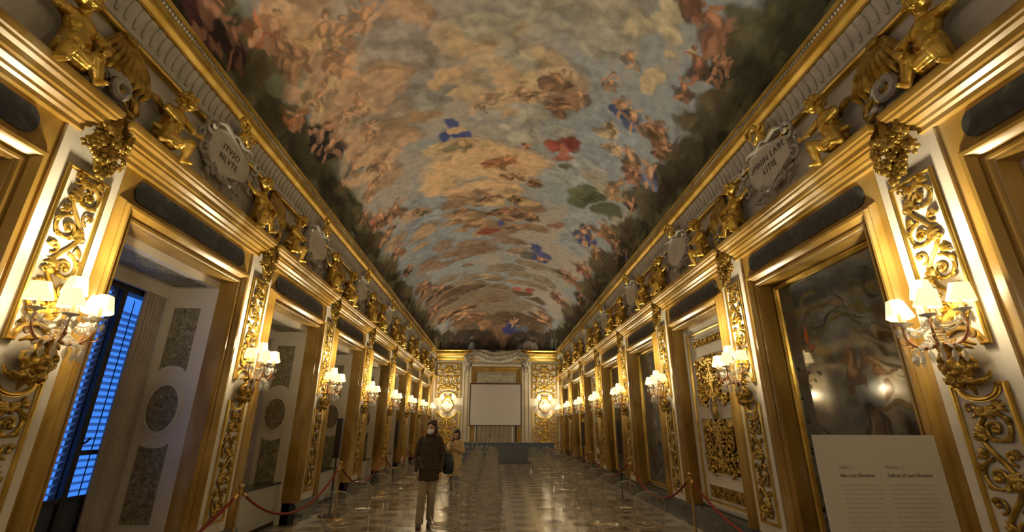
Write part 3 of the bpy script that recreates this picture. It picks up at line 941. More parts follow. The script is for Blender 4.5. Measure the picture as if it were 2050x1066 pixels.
def vault():
    na = 620
    ys = [YBACK, -1.5, -0.5, 0.3, 1.0, 1.6]
    y = 2.0
    while y < VE - VR:
        ys.append(y); y += 0.0030 * y + 0.004
    y = VE - VR
    t = np.linspace(0, PI / 2, 110)
    ys += list(VE - VR + VR * np.sin(t))
    ys = np.array(ys)
    ph = np.linspace(-PI / 2, PI / 2, na)
    PHI, Y = np.meshgrid(ph, ys)
    tt = np.clip((VE - Y) / VR, 0, 1)
    Z = VB + RISE * np.minimum(np.cos(PHI), np.sqrt(np.clip(1 - (1 - tt) ** 2, 0, 1)))
    X = XS * np.sin(PHI)
    p = Painter(PHI * 2.74, Y, (128, 134, 140))
    s_, v_ = PHI * 2.74, Y
    f1 = fbm(s_ * .55 + 3.1, v_ * .42, 41, 5); f2 = fbm(s_ * 1.3, v_ * 1.0, 63, 4)
    k = (sst(.44, .62, f1 + .25 * (f2 - .5)) * .5)[..., None]
    warm = L((164, 140, 108)) * (.8 + .45 * f2[..., None])
    p.col = p.col * (1 - k) + warm * k
    # wooded shores along both long edges
    e = np.abs(s_) + 1.1 * (f1 - .5) + .5 * (f2 - .5)
    k = sst(3.05, 3.65, e)[..., None]
    f3 = fbm(s_ * 3.5, v_ * 3.0, 67, 4)[..., None]
    land = (L((74, 66, 42)) * (1 - f2[..., None] * .6) + L((56, 66, 38)) * f2[..., None] * .8) * (.25 + 1.7 * sst(.3, .7, f3))
    p.col = p.col * (1 - k) + land * k
    rnd = random.Random(11)
    for op in PAINT_OPS:
        if op[0] == 'b':
            k = dict(warp=.75, vary=.4, soft=.4, alpha=.92); k.update(op[7] if len(op) > 7 else {})
            p.blob((op[1], op[2]), (max(op[3], .02), max(op[4], .02)), op[5], op[6], **k)
        elif op[0] == 'p':
            p.puffs(rnd, (op[1], op[2]), (op[3], op[4]), op[5], op[6], op[7])
        else:
            p.person(rnd, (op[1], op[2]), op[3], op[4], op[5], op[6])
            if rnd.random() < .5:
                p.person(rnd, (op[1] + rnd.uniform(-.5, .5) * op[3], op[2] + rnd.uniform(-.5, .5) * op[3]), op[3] * rnd.uniform(.55, .9), op[4] + rnd.uniform(-.6, .6), tuple(v * .9 for v in op[5]), tuple(v * .8 for v in op[6]))
    # smear the paint along curling strokes
    dv = (fbm(s_ * 1.6, v_ * 1.6, 201, 3) - .5) * .42 + (fbm(s_ * 5, v_ * 5, 202, 3) - .5) * .16
    du = (fbm(s_ * 1.6, v_ * 1.6, 203, 3) - .5) * .42 + (fbm(s_ * 5, v_ * 5, 204, 3) - .5) * .16
    jj = np.clip(np.searchsorted(ys, (Y + dv).ravel()).reshape(Y.shape), 0, len(ys) - 1)
    ii = np.clip(np.rint((PHI + du / 2.74 + PI / 2) / PI * (na - 1)).astype(int), 0, na - 1)
    p.col = p.col[jj, ii]
    lum = p.col @ np.array([.3, .59, .11])
    p.col = p.col * .78 + lum[..., None] * .22
    col = np.clip(p.col * np.array([.98, 1.0, 1.08]) * FRESCO_GAIN, 0, None)
    mx = col.max(-1, keepdims=True)
    col = col * np.where(mx > .5, (.5 + .38 * (1 - np.exp(-(mx - .5) / .38))) / np.maximum(mx, 1e-6), 1)
    nr = len(ys)
    verts = np.stack([X, Y, Z], -1).reshape(-1, 3)
    i = np.arange(nr - 1)[:, None] * na + np.arange(na - 1)[None, :]
    quads = np.stack([i, i + 1, i + 1 + na, i + na], -1).reshape(-1, 4)
    me = bpy.data.meshes.new('painted_vault')
    me.vertices.add(len(verts)); me.vertices.foreach_set('co', verts.ravel().astype(np.float32))
    me.loops.add(quads.size); me.loops.foreach_set('vertex_index', quads.ravel().astype(np.int32))
    me.polygons.add(len(quads)); me.polygons.foreach_set('loop_start', np.arange(0, quads.size, 4, dtype=np.int32))
    me.update(calc_edges=True)
    me.polygons.foreach_set('use_smooth', [True] * len(quads))
    a = me.color_attributes.new('paint', 'FLOAT_COLOR', 'POINT')
    a.data.foreach_set('color', np.concatenate([col.reshape(-1, 3), np.ones((len(verts), 1))], 1).ravel().astype(np.float32))
    struct(link('ceiling', me, 'fresco'))
FRESCO_GAIN = 1.6
vault()
b = MB(); b.box(-4.9, 4.9, YBACK - .3, YEND + .5, 8.0, 8.2)
for s in (-1, 1):
    x0, x1 = sorted((s * 3.42, s * 4.9)); b.box(x0, x1, YBACK - .3, YEND + .5, 5.75, 8.0)
struct(b.obj('ceiling_shell', 'plaster', smooth=False))


# ================================================================== ORNAMENT
def leaf(mb, p, ang, L_, W_, bend=.5, y=-.012, lift=.02):
    """an acanthus lobe in the x,z plane"""
    pts = []; n = 5
    a = ang; q = [p[0], p[1]]
    for k in range(n + 1):
        t = k / n
        pts.append((q[0], y - lift * math.sin(PI * min(t * 1.1, 1)), q[1]))
        q[0] += L_ / n * math.cos(a); q[1] += L_ / n * math.sin(a)
        a += bend / n * (1 + t)
    mb.tube(pts, [W_ * v for v in (.35, .8, 1.0, .8, .5, .12)], 6, .55)
def spiral(mb, c, r0, a0, turns, dr, rt, y=-.018, leaves=True, rnd=random):
    n = int(13 * turns) + 3
    pts = []; rad = []
    for k in range(n + 1):
        t = k / n
        r = r0 * (1 - .86 * t ** .9); a = a0 + dr * 2 * PI * turns * t
        pts.append((c[0] + r * math.cos(a), y - .012 * t, c[1] + r * math.sin(a))); rad.append(rt * (1 - .35 * t))
    mb.tube(pts, rad, 6, .8)
    mb.ball((pts[-1][0], y - .016, pts[-1][2]), rt * 1.5, 7, 5)
    if leaves:
        for t in (.10, .26, .42):
            k = int(n * t); a = a0 + dr * 2 * PI * turns * t
            for d, l in ((.2, 1.0), (.75, .75), (1.25, .5)):
                leaf(mb, (pts[k][0], pts[k][2]), a + dr * (PI / 2 - d), r0 * .55 * l, rt * 1.15, dr * 1.3)
def rosette(mb, c, r, y=-.02, n=6):
    for k in range(n):
        a = 2 * PI * k / n
        mb.ball((c[0] + r * .6 * math.cos(a), y, c[1] + r * .6 * math.sin(a)), (r * .42, r * .3, r * .42), 7, 5)
    mb.ball((c[0], y - r * .3, c[1]), r * .3, 7, 5)
def scroll_panel(hw, z0, z1, step, rt, seed):
    """running scrollwork up a narrow panel"""
    mb = MB(); rnd = random.Random(seed)
    n = max(2, round((z1 - z0) / step)); st = (z1 - z0) / n
    pts = []
    for k in range(n * 8 + 1):
        t = k / 8
        pts.append((hw * .5 * math.sin(PI * t + .3), -.018, z0 + .02 + (z1 - z0 - .04) * k / (n * 8)))
    mb.tube(pts, [rt * 1.3] * len(pts), 6, .8)
    for k in range(n):
        s = 1 if k % 2 else -1
        cz = z0 + st * (k + .5)
        spiral(mb, (s * hw * .26, cz), min(hw * .72, st * .52), PI / 2, 1.45, -s, rt * 1.15)
        spiral(mb, (-s * hw * .62, cz + st * .44), hw * .36, -PI / 2, 1.1, s, rt * .85, leaves=False)
        spiral(mb, (-s * hw * .66, cz - st * .16), hw * .28, PI / 2, 1.0, -s, rt * .75, leaves=False)
        for q in range(5):
            leaf(mb, (-s * hw * .15, cz - st * .15), PI / 2 + s * (.2 + .42 * q), hw * (.8 - .08 * q), rt * 1.7, s * 1.2, y=-.014 - .004 * (q % 2))
        for q in range(3):
            leaf(mb, (s * hw * .5, cz + st * .42), PI / 2 - s * (.2 + .6 * q), hw * .5, rt * 1.5, -s * 1.0)
            leaf(mb, (s * hw * .7, cz - st * .42), -PI / 2 - s * (.3 * q - .3), hw * .36, rt * 1.3, s * 1.0)
        rosette(mb, (s * hw * .24, cz), hw * .20)
    for s in (-1, 1):
        for q in range(4):
            leaf(mb, (0, z0 + .03), PI / 2 + s * (.3 + .4 * q), hw * .85, rt * 1.8, -s * .8)
            leaf(mb, (0, z1 - .02), -PI / 2 + s * (.3 + .4 * q), hw * .6, rt * 1.5, s * .8)
    return mb
def sym_panel(hw, z0, z1, rt, rows, seed):
    """mirror-symmetric scrollwork for the broad panels; rows = [(x share, z share, r share, start, dir)]"""
    half = MB(); h = z1 - z0
    for fx, fz, fr, a0, dr in rows:
        spiral(half, (hw * fx, z0 + h * fz), hw * fr, a0, 1.4, dr, rt)
        rosette(half, (hw * fx, z0 + h * fz), hw * fr * .3)
    rnd = random.Random(seed)
    for k in range(34):
        leaf(half, (hw * rnd.uniform(.05, .9), z0 + h * rnd.uniform(.06, .94)), rnd.uniform(0, 2 * PI), hw * .30, rt * 1.6, rnd.uniform(-1.5, 1.5))
    mb = MB(); mb.join(half)
    mb.join(half, Matrix.Scale(-1, 4, (1, 0, 0)))
    pts = [(0, -.02, z0 + h * t) for t in (.03, .2, .4, .6, .8, .97)]
    mb.tube(pts, [rt * 1.6, rt, rt * 1.8, rt, rt * 1.6, rt * .5], 7, .8)
    for t in (.12, .5, .85):
        for s in (-1, 1):
            for q in range(3):
                leaf(mb, (0, z0 + h * t), PI / 2 + s * (.35 + .5 * q), hw * .42, rt * 1.5, s * .6)
    return mb
ROWS4 = [(.50, .14, .36, -PI / 2, 1), (.42, .37, .34, PI / 2, -1), (.62, .58, .30, -PI / 2, 1), (.42, .80, .36, PI / 2, 1), (.82, .30, .16, 0, 1), (.85, .80, .14, PI, -1), (.84, .06, .12, 0, 1), (.2, .24, .14, 0, -1), (.2, .68, .15, 0, 1)]
PANEL_PROF = [(0, .0), (0, -.022), (.008, -.03), (.02, -.03), (.028, -.018), (.034, -.018), (.034, .0)]

def curved_panel_frame(hw, z0, z1, rise, at_top, prof=PANEL_PROF, n=10, back=True):
    """gilt frame of a panel whose top or bottom edge bows round the mask; returns frame and ground"""
    def outline(d):
        pts = []
        r = hw * .62
        arc = []
        for k in range(n + 1):
            a = PI * k / n
            arc.append((r * math.cos(a), rise * math.sin(a)))
        x = hw - d
        if at_top:      # arc bites down into the top edge
            pts = [(-x, z0 + d), (x, z0 + d), (x, z1 - d), (r + d, z1 - d)]
            for ax, az in arc:
                pts.append((ax * (r + d) / r, z1 - d - az * (rise + 0) / rise))
            pts += [(-r - d, z1 - d), (-x, z1 - d)]
        else:           # arc bites up into the bottom edge
            pts = [(x, z1 - d), (-x, z1 - d), (-x, z0 + d), (-r - d, z0 + d)]
            for ax, az in arc[::-1]:
                pts.append((ax * (r + d) / r, z0 + d + az))
            pts += [(r + d, z0 + d), (x, z0 + d)]
        return pts
    f = MB()
    f.rings([[(x, y, z) for x, z in outline(d)] for d, y in prof], caps=False)
    g = MB(); g.prism(outline(.006), -.006, .002)
    return f, g

up_f, up_g = curved_panel_frame(.21, 2.22, 3.68, .13, False)
UPF = up_f.mesh('frame'); UPG = up_g.mesh('ground')
lo_f, lo_g = curved_panel_frame(.21, .46, 1.96, .10, True)
LOF = lo_f.mesh('frame'); LOG = lo_g.mesh('ground')
SCU = [scroll_panel(.165, 2.38, 3.62, .31, .0135, 3).mesh('scrollwork')]
SCL = [scroll_panel(.165, .52, 1.80, .32, .0145, 5).mesh('scrollwork')]

def flower(mb, c, r, n=6, tilt=(0, 0, 0)):
    R = Euler(tilt).to_matrix(); c = Vector(c)
    for k in range(n):
        a = 2 * PI * k / n
        p = c + R @ Vector((r * .62 * math.cos(a), -r * .12, r * .62 * math.sin(a)))
        mb.ball(p, (r * .42, r * .24, r * .38), 7, 5, rot=(tilt[0], tilt[1] - a, tilt[2]))
    mb.ball(c + R @ Vector((0, -r * .22, 0)), (r * .24, r * .2, r * .24), 6, 4)
def garland():
    mb = MB(); rnd = random.Random(4)
    for k in range(30):
        t = k / 29
        z = 4.14 - .45 * t
        wd = .19 * math.sin(PI * min(1, .15 + t * .95)) + .03
        x = rnd.uniform(-wd, wd); y = -.05 - .07 * math.sqrt(max(0, 1 - (x / (wd + .02)) ** 2)) * rnd.uniform(.7, 1)
        flower(mb, (x, y, z), rnd.uniform(.055, .078), rnd.choice((5, 6, 6)), (rnd.uniform(-.5, .5), 0, x * 3))
    mb.tube([(0, -.03, 4.40), (0.01, -.11, 4.30), (0, -.09, 4.16), (0, -.05, 3.9), (0, -.04, 3.72)], [.03, .035, .05, .09, .03], 8, .6)
    for s in (-1, 1):
        for k in range(4):
            leaf(mb, (s * .05, 4.30 - k * .13), -PI / 2 + s * (.9 + .2 * k), .11, .02, s * .5, y=-.05)
    return mb.mesh('garland')
GAR = garland()

def mask_mesh():
    mb = MB()
    mb.ball((0, -.09, 2.10), (.085, .085, .105), 12, 9)          # head
    mb.ball((0, -.165, 2.085), (.032, .04, .05), 8, 6)           # muzzle and nose
    mb.ball((0, -.155, 2.03), (.045, .035, .028), 8, 6)
    for s in (-1, 1):
        mb.ball((s * .04, -.15, 2.135), (.03, .025, .016), 8, 5)
        mb.ball((s * .05, -.15, 2.07), (.03, .03, .03), 8, 5)
        mb.tube([(s * .02, -.16, 2.15), (s * .05, -.17, 2.165), (s * .085, -.14, 2.14)], [.010, .014, .008], 6)
    rnd = random.Random(8)
    for k in range(16):                                          # curling mane
        a = 2 * PI * k / 16 + .1
        r0, r1 = .085, .145 + .03 * math.sin(k * 2.3)
        pts = []
        for t in (0, .25, .5, .75, 1):
            rr = r0 + (r1 - r0) * t; aa = a + .5 * math.sin(PI * t) * (1 if k % 2 else -1)
            pts.append((rr * math.cos(aa), -.10 - .035 * math.sin(PI * t), 2.10 + rr * 1.15 * math.sin(aa)))
        mb.tube(pts, [.022, .028, .028, .022, .01], 6)
    for s in (-1, 1):
        mb.tube([(s * .03, -.07, 2.0), (s * .09, -.09, 1.95), (s * .15, -.06, 1.99), (s * .17, -.05, 2.04)], [.02, .026, .02, .01], 6)
        mb.tube([(s * .02, -.06, 2.22), (s * .08, -.08, 2.26), (s * .13, -.05, 2.22)], [.02, .022, .012], 6)
    mb.tube([(0, -.06, 2.0), (0, -.05, 1.93), (0, -.03, 1.87)], [.03, .025, .008], 6)
    return fuse(mb, 'mask', .0085, 1)
MASK = mask_mesh()
def hook_mesh():
    mb = MB(); mb.tube([(0, -.03, 2.17), (0, -.13, 2.20), (.01, -.17, 2.26), (0, -.10, 2.30)], [.012, .016, .012, .02], 7)
    return mb.mesh('bracket')

# ------------------------------------------------------------------ sconces
ARMS = [(-.235, -.20, 2.44, 0), (-.115, -.345, 2.42, 0), (.125, -.345, 2.44, 0), (.235, -.18, 2.46, 0), (0.0, -.21, 2.55, 0)]
def sconce_root():
    r = thing('wall_sconce')
    st = MB()
    st.tube([(0, -.02, 2.16), (0, -.10, 2.14), (0, -.17, 2.17), (0, -.19, 2.26), (0, -.18, 2.36)], [.014, .018, .02, .026, .014], 8)
    st.ball((0, -.185, 2.26), (.035, .035, .05), 8, 6)
    st.lathe([(.0, 2.30), (.03, 2.31), (.012, 2.34), (.035, 2.38), (.01, 2.41), (.0, 2.42)], (0, -.185, 0), 10)
    link('stem', st.mesh('stem'), 'brass', r)
    cup = MB(); cup.lathe([(.004, -.03), (.018, -.012), (.05, -.002), (.056, .006), (.05, .006), (.018, .0), (.016, .02), (.004, .02)], n=14)
    cupm = cup.mesh('drip_pan')
    cd = MB(); cd.lathe([(.004, .0), (.012, .0), (.012, .085), (.004, .088)], n=10)
    cdm = cd.mesh('candle')
    sh = MB(); sh.lathe([(.086, .06), (.056, .195), (.054, .195), (.084, .06)], n=18, caps=False)
    shm = sh.mesh('shade')
    bl = MB(); bl.ball((0, 0, .125), (.018, .018, .03), 8, 6)
    blm = bl.mesh('bulb')
    for i, (x, y, z, _) in enumerate(ARMS):
        a = MB()
        c = Vector((0, -.185, 2.27)); e = Vector((x, y, z))
        d = (e - c); h = Vector((d.x, d.y, 0))
        p1 = c + h * .35 + Vector((0, 0, -.085)); p2 = c + h * .8 + Vector((0, 0, -.06)); 
        pts = []
        for k in range(9):
            t = k / 8
            pts.append(tuple((1 - t) ** 3 * c + 3 * (1 - t) ** 2 * t * p1 + 3 * (1 - t) * t * t * (c + h * 1.12 + Vector((0, 0, -.05))) + t ** 3 * (e + Vector((0, 0, -.03)))))
        a.tube(pts, [.011] * 6 + [.009, .008, .010], 6)
        # curl under the cup
        q = c + h * 1.0
        hh = h.normalized() if h.length > 1e-3 else Vector((0, -1, 0))
        cur = []
        for k in range(9):
            t = k / 8; rr = .038 * (1 - .75 * t); aa = -.5 + 5.2 * t
            cur.append(tuple(Vector((q.x, q.y, 2.28)) + hh * (rr * math.cos(aa)) + Vector((0, 0, -rr * math.sin(aa)))))
        a.tube(cur, .006, 5)
        arm = link('arm', a.mesh('arm'), 'amber' if i != 4 else 'brass', r)
        for nm, me, mt in (('drip_pan', cupm, 'white_body'), ('candle', cdm, 'white_body'), ('shade', shm, 'shade'), ('bulb', blm, 'bulb')):
            o = link(nm, me, mt, r if nm in ('shade',) else arm)
            o.location = (x, y, z)
            if nm == 'shade':
                o.rotation_euler = (.10 * (1 if y < -.3 else 0) * -1, .16 * (1 if x > 0.02 else -1 if x < -.02 else 0), 0)
    cr = MB(); rnd = random.Random(2)
    def chain(p, q, sag, n):
        for k in range(n + 1):
            t = k / n
            c = Vector(p) * (1 - t) + Vector(q) * t + Vector((0, 0, -sag * 4 * t * (1 - t)))
            cr.ball(c, .011, 5, 4)
    tips = [(x, y, z - .02) for x, y, z, _ in ARMS]
    for i in range(3):
        chain(tips[i], tips[i + 1], .11, 15)
        chain(tips[i], tips[i + 1], .06, 13)
    for t in tips:
        chain(t, (0, -.2, 2.40), .05, 12)
        for k in range(5):
            a = 2 * PI * k / 5
            c = (t[0] + .045 * math.cos(a), t[1] + .045 * math.sin(a), t[2] - .03)
            cr.rings([[(c[0] + rr * math.cos(2 * PI * j / 5), c[1] + rr * math.sin(2 * PI * j / 5), c[2] + dz) for j in range(5)] for rr, dz in ((.002, .02), (.013, .0), (.016, -.022), (.002, -.055))])
    for k in range(9):
        a = PI + PI * k / 8
        chain((0, -.19, 2.40), (.17 * math.cos(a), -.20 + .16 * math.sin(a), 2.20), .03, 9)
        c = (.17 * math.cos(a), -.20 + .16 * math.sin(a), 2.16)
        cr.rings([[(c[0] + rr * math.cos(2 * PI * j / 5), c[1] + rr * math.sin(2 * PI * j / 5), c[2] + dz) for j in range(5)] for rr, dz in ((.002, .03), (.017, .0), (.02, -.03), (.002, -.07))])
    link('crystal_drops', cr.mesh('crystal_drops', False), 'crystal', r)
    return r
LAMP = bpy.data.lights.new('sconce_light', 'POINT')
LAMP.energy = LAMP_POWER; LAMP.color = LAMP_COLOR; LAMP.shadow_soft_size = .07
UP = bpy.data.lights.new('sconce_uplight', 'SPOT')
UP.energy = UP_POWER; UP.color = LAMP_COLOR; UP.shadow_soft_size = .08; UP.spot_size = math.radians(158); UP.spot_blend = 1.0
def lamp_at(root, z=2.68, y=-.27):
    u = bpy.data.objects.new('sconce_uplight', UP); C.objects.link(u); u.parent = root; u.location = (0, y, z + .02); u.rotation_euler = (PI, 0, 0)
    o = bpy.data.objects.new('sconce_light', LAMP); C.objects.link(o); o.parent = root; o.location = (0, y, z)
S0 = sconce_root()
first = True
def place_sconce(loc, rz, label, group):
    global first
    if first:
        r = S0; r.location = loc; r.rotation_euler = (0, 0, rz); first = False
    else:
        r = dup(S0_proto, loc, rz)
    tag(r, label, 'wall lamp', group)
    return r
S0_proto = S0

# ------------------------------------------------------------------ everything that repeats on the pilasters
def make_panel(name, fr, gr, sw, mt='gold'):
    r = thing(name)
    link('frame', fr, 'gold_bar', r); link('ground', gr, 'plaster' if mt == 'gold' else 'plaster', r); link('scrollwork', sw, mt, r)
    return r
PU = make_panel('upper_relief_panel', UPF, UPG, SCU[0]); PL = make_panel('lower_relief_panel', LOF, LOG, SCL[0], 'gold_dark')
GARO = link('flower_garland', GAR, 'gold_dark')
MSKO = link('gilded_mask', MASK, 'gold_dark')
firsts = {}
def put(key, proto, loc, rz, label, cat, group):
    if key not in firsts:
        firsts[key] = 1; r = proto; r.location = loc; r.rotation_euler = (0, 0, rz)
    else:
        r = dup(proto, loc, rz)
    return tag(r, label, cat, group)
roots = []
for side in (-1, 1):
    for i, y in enumerate(PIL[side]):
        loc, rz = wall_at(side, y)
        if i >= 1:
            nm = 'on the %s pilaster of the %s' % (ORD[i - 1], SIDE[side])
            put('pu', PU, loc, rz, 'tall gilt scrollwork panel behind the lamp ' + nm, 'relief panel', 'upper gilt scrollwork panels')
            put('pl', PL, loc, rz, 'dull gilt scrollwork panel below the mask ' + nm, 'relief panel', 'lower gilt scrollwork panels')
            put('ga', GARO, loc, rz, 'hanging bunch of gilt roses at the top ' + nm, 'garland', 'gilt rose bunches under the cornice')
            put('ma', MSKO, loc, rz, 'gilded curly mask under the lamp ' + nm, 'mask', 'gilded masks on the pilasters')
        nm = 'on the %s pilaster of the %s' % (ORD[i - 1], SIDE[side]) if i else 'beside the camera on the %s' % SIDE[side]
        r = place_sconce(loc, rz, 'lit crystal sconce with five cream shades ' + nm, 'lit crystal sconces along the walls')
        roots.append(r)

# ------------------------------------------------------------------ attic: cherubs, cartouches, consoles
def cherub(sx):
    """seated child leaning towards +x*sx with one arm out; origin at the seat on the cornice; y- is the room"""
    mb = MB()
    def cap(p, q, r0, r1, n=8):
        k = 6
        P = Vector(p); Q = Vector(q)
        mb.tube([tuple(P.lerp(Q, i / (k - 1))) for i in range(k)], [r0 + (r1 - r0) * i / (k - 1) for i in range(k)], n)
        mb.ball(p, r0 * 1.0, 9, 7); mb.ball(q, r1 * 1.0, 9, 7)
    hip = (0, -.10, .10); chest = (.02, -.13, .34); neck = (.04, -.15, .43); head = (.07, -.17, .54)
    mb.ball(hip, (.115, .095, .10), 12, 9); mb.ball((.01, -.125, .22), (.10, .09, .11), 12, 9); mb.ball(chest, (.105, .08, .10), 12, 9)
    cap(neck, head, .038, .045)
    mb.ball(head, (.078, .083, .09), 14, 11)
    # face: turned to the room and down
    mb.ball((head[0], head[1] - .085, head[2] - .012), (.014, .017, .018), 8, 6)
    mb.ball((head[0], head[1] - .07, head[2] - .052), (.026, .02, .014), 8, 6)
    for s in (-1, 1):
        mb.ball((head[0] + s * .040, head[1] - .058, head[2] - .022), (.03, .026, .028), 8, 6)
        mb.ball((head[0] + s * .030, head[1] - .074, head[2] + .014), (.016, .008, .009), 8, 5)
        mb.ball((head[0] + s * .082, head[1] - .0, head[2] - .008), (.012, .018, .024), 6, 5)
    # legs: thighs forward, knees bent over the cornice
    for s, dx in ((1, .08), (-1, -.10)):
        knee = (s * .11 + .02, -.26 if s > 0 else -.22, .12 if s > 0 else .15); ank = (s * .12 + dx * .3, -.22, -.06 if s > 0 else -.01)
        cap((s * .06, -.12, .08), knee, .068, .052); cap(knee, ank, .05, .032); cap(ank, (ank[0] + .01, ank[1] - .08, ank[2] - .015), .03, .02)
    # arms: one out to the cartouche, one across
    cap((.10, -.13, .39), (.22, -.17, .33), .042, .036); cap((.22, -.17, .33), (.34, -.14, .36), .034, .025)
    mb.ball((.37, -.14, .365), (.035, .02, .026), 8, 6)
    for q in range(4):
        cap((.385, -.15, .35 + q * .012), (.42 - abs(q - 1.5) * .006, -.15, .345 + q * .016), .0085, .007, 6)
    cap((.37, -.15, .385), (.385, -.165, .405), .009, .007, 6)
    cap((-.07, -.13, .38), (-.16, -.20, .30), .042, .036); cap((-.16, -.20, .30), (-.10, -.27, .22), .034, .025)
    mb.ball((-.09, -.285, .205), (.03, .022, .03), 8, 6)
    for q in range(4):
        cap((-.085 + q * .012, -.295, .19), (-.08 + q * .013, -.30, .155), .0085, .007, 6)
    # cloth bundled round the hips
    mb.tube([(-.15, -.10, .14), (-.08, -.19, .10), (.04, -.21, .09), (.14, -.14, .12)], [.03, .045, .045, .03], 8)
    m = Matrix.Scale(-1, 4, (1, 0, 0)) if sx < 0 else Matrix.Identity(4)
    m = m @ Matrix.Scale(1.12, 4)
    mb.xf(m)
    body = fuse(mb, 'body', .0095, 2)
    hr = MB(); rnd = random.Random(3)
    for k in range(46):
        a = rnd.uniform(0, 2 * PI); e = rnd.uniform(.05, 1.45)
        p = Vector((math.cos(a) * math.cos(e), math.sin(a) * math.cos(e), math.sin(e)))
        if p.y < -.55 and p.z < .55: continue
        c = Vector((head[0] + p.x * .078, head[1] + p.y * .083, head[2] + p.z * .088))
        hr.ball(c, rnd.uniform(.02, .03), 7, 5)
    hr.xf(m)
    wg = MB()
    for s in (-1, 1):
        for k in range(6):
            a = .35 + k * .26
            L_ = .24 - k * .022
            p0 = Vector((s * .05, -.05, .38 - k * .012)); d = Vector((s * math.cos(a) * .7, .06, math.sin(a) * .8))
            wg.tube([tuple(p0), tuple(p0 + d * L_ * .4), tuple(p0 + d * L_ * .8 + Vector((0, -.01, -.01))), tuple(p0 + d * L_ + Vector((s * .015, 0, -.03)))], [.02, .03, .026, .008], 6, .4)
    wg.xf(m)
    return body, fuse(hr, 'hair', .008, 1), wg.mesh('wing')
CH = {}
for sx in (1, -1):
    r = thing('gilded_cherub'); b_, h_, w_ = cherub(sx)
    link('body', b_, 'gold', r); link('hair', h_, 'gold', r); link('wings', w_, 'gold_dark', r)
    CH[sx] = r

def cartouche_meshes():
    n = 26
    def outline(k):
        pts = []
        for i in range(n):
            a = 2 * PI * i / n
            x = .47 * math.cos(a); z = .25 * math.sin(a)
            z *= 1 + .18 * math.cos(3 * a) - .10 * math.cos(2 * a)
            x *= 1 - .10 * math.cos(4 * a)
            pts.append((x * k, z * k))
        return pts
    pl = MB()
    pl.rings([[(x, y, z) for x, z in outline(k)] for k, y in ((1.0, .03), (1.0, -.03), (.97, -.055), (.90, -.06), (.86, -.048), (.84, -.045))])
    st = MB()
    # scrolled strapwork at the four corners, and the big curl on top
    for sx in (-1, 1):
        for cx, cz, r, a0, dr, rt in ((.50, .16, .105, -2.2, sx, .026), (.50, -.17, .095, 2.2, -sx, .024), (.25, -.30, .08, PI / 2, sx, .022), (.62, -.02, .06, PI, sx, .018)):
            n2 = 18; pts = []; rad = []
            for k in range(n2 + 1):
                t = k / n2; rr = r * (1 - .82 * t); a = (a0 if sx > 0 else PI - a0) + dr * 2 * PI * 1.3 * t
                pts.append((sx * cx + rr * math.cos(a), -.06 - .05 * t, cz + rr * math.sin(a))); rad.append(rt * (1 - .3 * t))
            st.tube(pts, rad, 7)
        st.tube([(sx * .42, -.04, .26), (sx * .30, -.08, .30), (sx * .12, -.06, .27), (0, -.06, .33)], [.02, .03, .03, .02], 7)
        st.tube([(sx * .56, -.03, .10), (sx * .60, -.07, 0), (sx * .55, -.05, -.14)], [.02, .028, .018], 7)
        st.tube([(sx * .40, -.04, -.26), (sx * .18, -.09, -.33), (0, -.06, -.37)], [.02, .035, .03], 7)
        st.tube([(sx * .3, -.03, -.30), (sx * .36, -.10, -.40), (sx * .25, -.06, -.45)], [.02, .03, .015], 7)
    st.tube([(0, -.04, -.30), (0, -.12, -.40), (0, -.06, -.50)], [.05, .06, .02], 8)
    top = MB()
    for sx, cx, cz, r in ((1, -.06, .47, .14), (-1, .17, .40, .09)):
        pts = []; rad = []
        for k in range(23):
            t = k / 22; rr = r * (1 - .8 * t); a = -PI / 2 * sx + sx * 2 * PI * 1.35 * t + (PI if sx < 0 else 0)
            pts.append((cx + rr * math.cos(a), -.10 - .05 * t, cz + rr * math.sin(a))); rad.append(.030 * (1 - .35 * t))
        top.tube(pts, rad, 8)
    for k in range(7):
        a = -.6 + k * .2
        top.tube([(0.06, -.05, .28), (.06 + .08 * math.sin(a), -.10, .36), (.06 + .13 * math.sin(a), -.09, .44 + .02 * math.cos(a))], [.014, .022, .01], 6)
    top.ball((.25, -.08, .31), .03, 8, 6)
    return pl.mesh('plaque'), st.mesh('strapwork'), top.mesh('crest')
PLQ, STR, CRE = cartouche_meshes()
CAR = thing('cartouche'); link('plaque', PLQ, 'stucco', CAR); link('strapwork', STR, 'stucco_grey', CAR); link('crest', CRE, 'gold', CAR)
def shellwork():
    mb = MB()
    for k in range(9):
        a = -.62 + k * .155
        mb.tube([(0.02 * (k - 4), -.03, .62), (.075 * (k - 4) * .7, -.10, .42), (.075 * (k - 4), -.09, .24), (.07 * (k - 4), -.05, .17)], [.03, .036, .040, .02], 7)
    mb.ball((0, -.06, .63), (.07, .05, .05), 9, 6)
    for s in (-1, 1):
        mb.tube([(s * .10, -.04, .16), (s * .2, -.09, .08), (s * .26, -.06, .0), (s * .22, -.09, -.06), (s * .16, -.07, -.02)], [.02, .04, .045, .03, .02], 8)
        for q in range(3):
            leaf(mb, (s * .08, .12), -PI / 2 + s * (.4 + .5 * q), .18, .028, s * .8, y=-.05)
    flower(mb, (.0, -.10, .10), .07)
    return mb.mesh('shell')
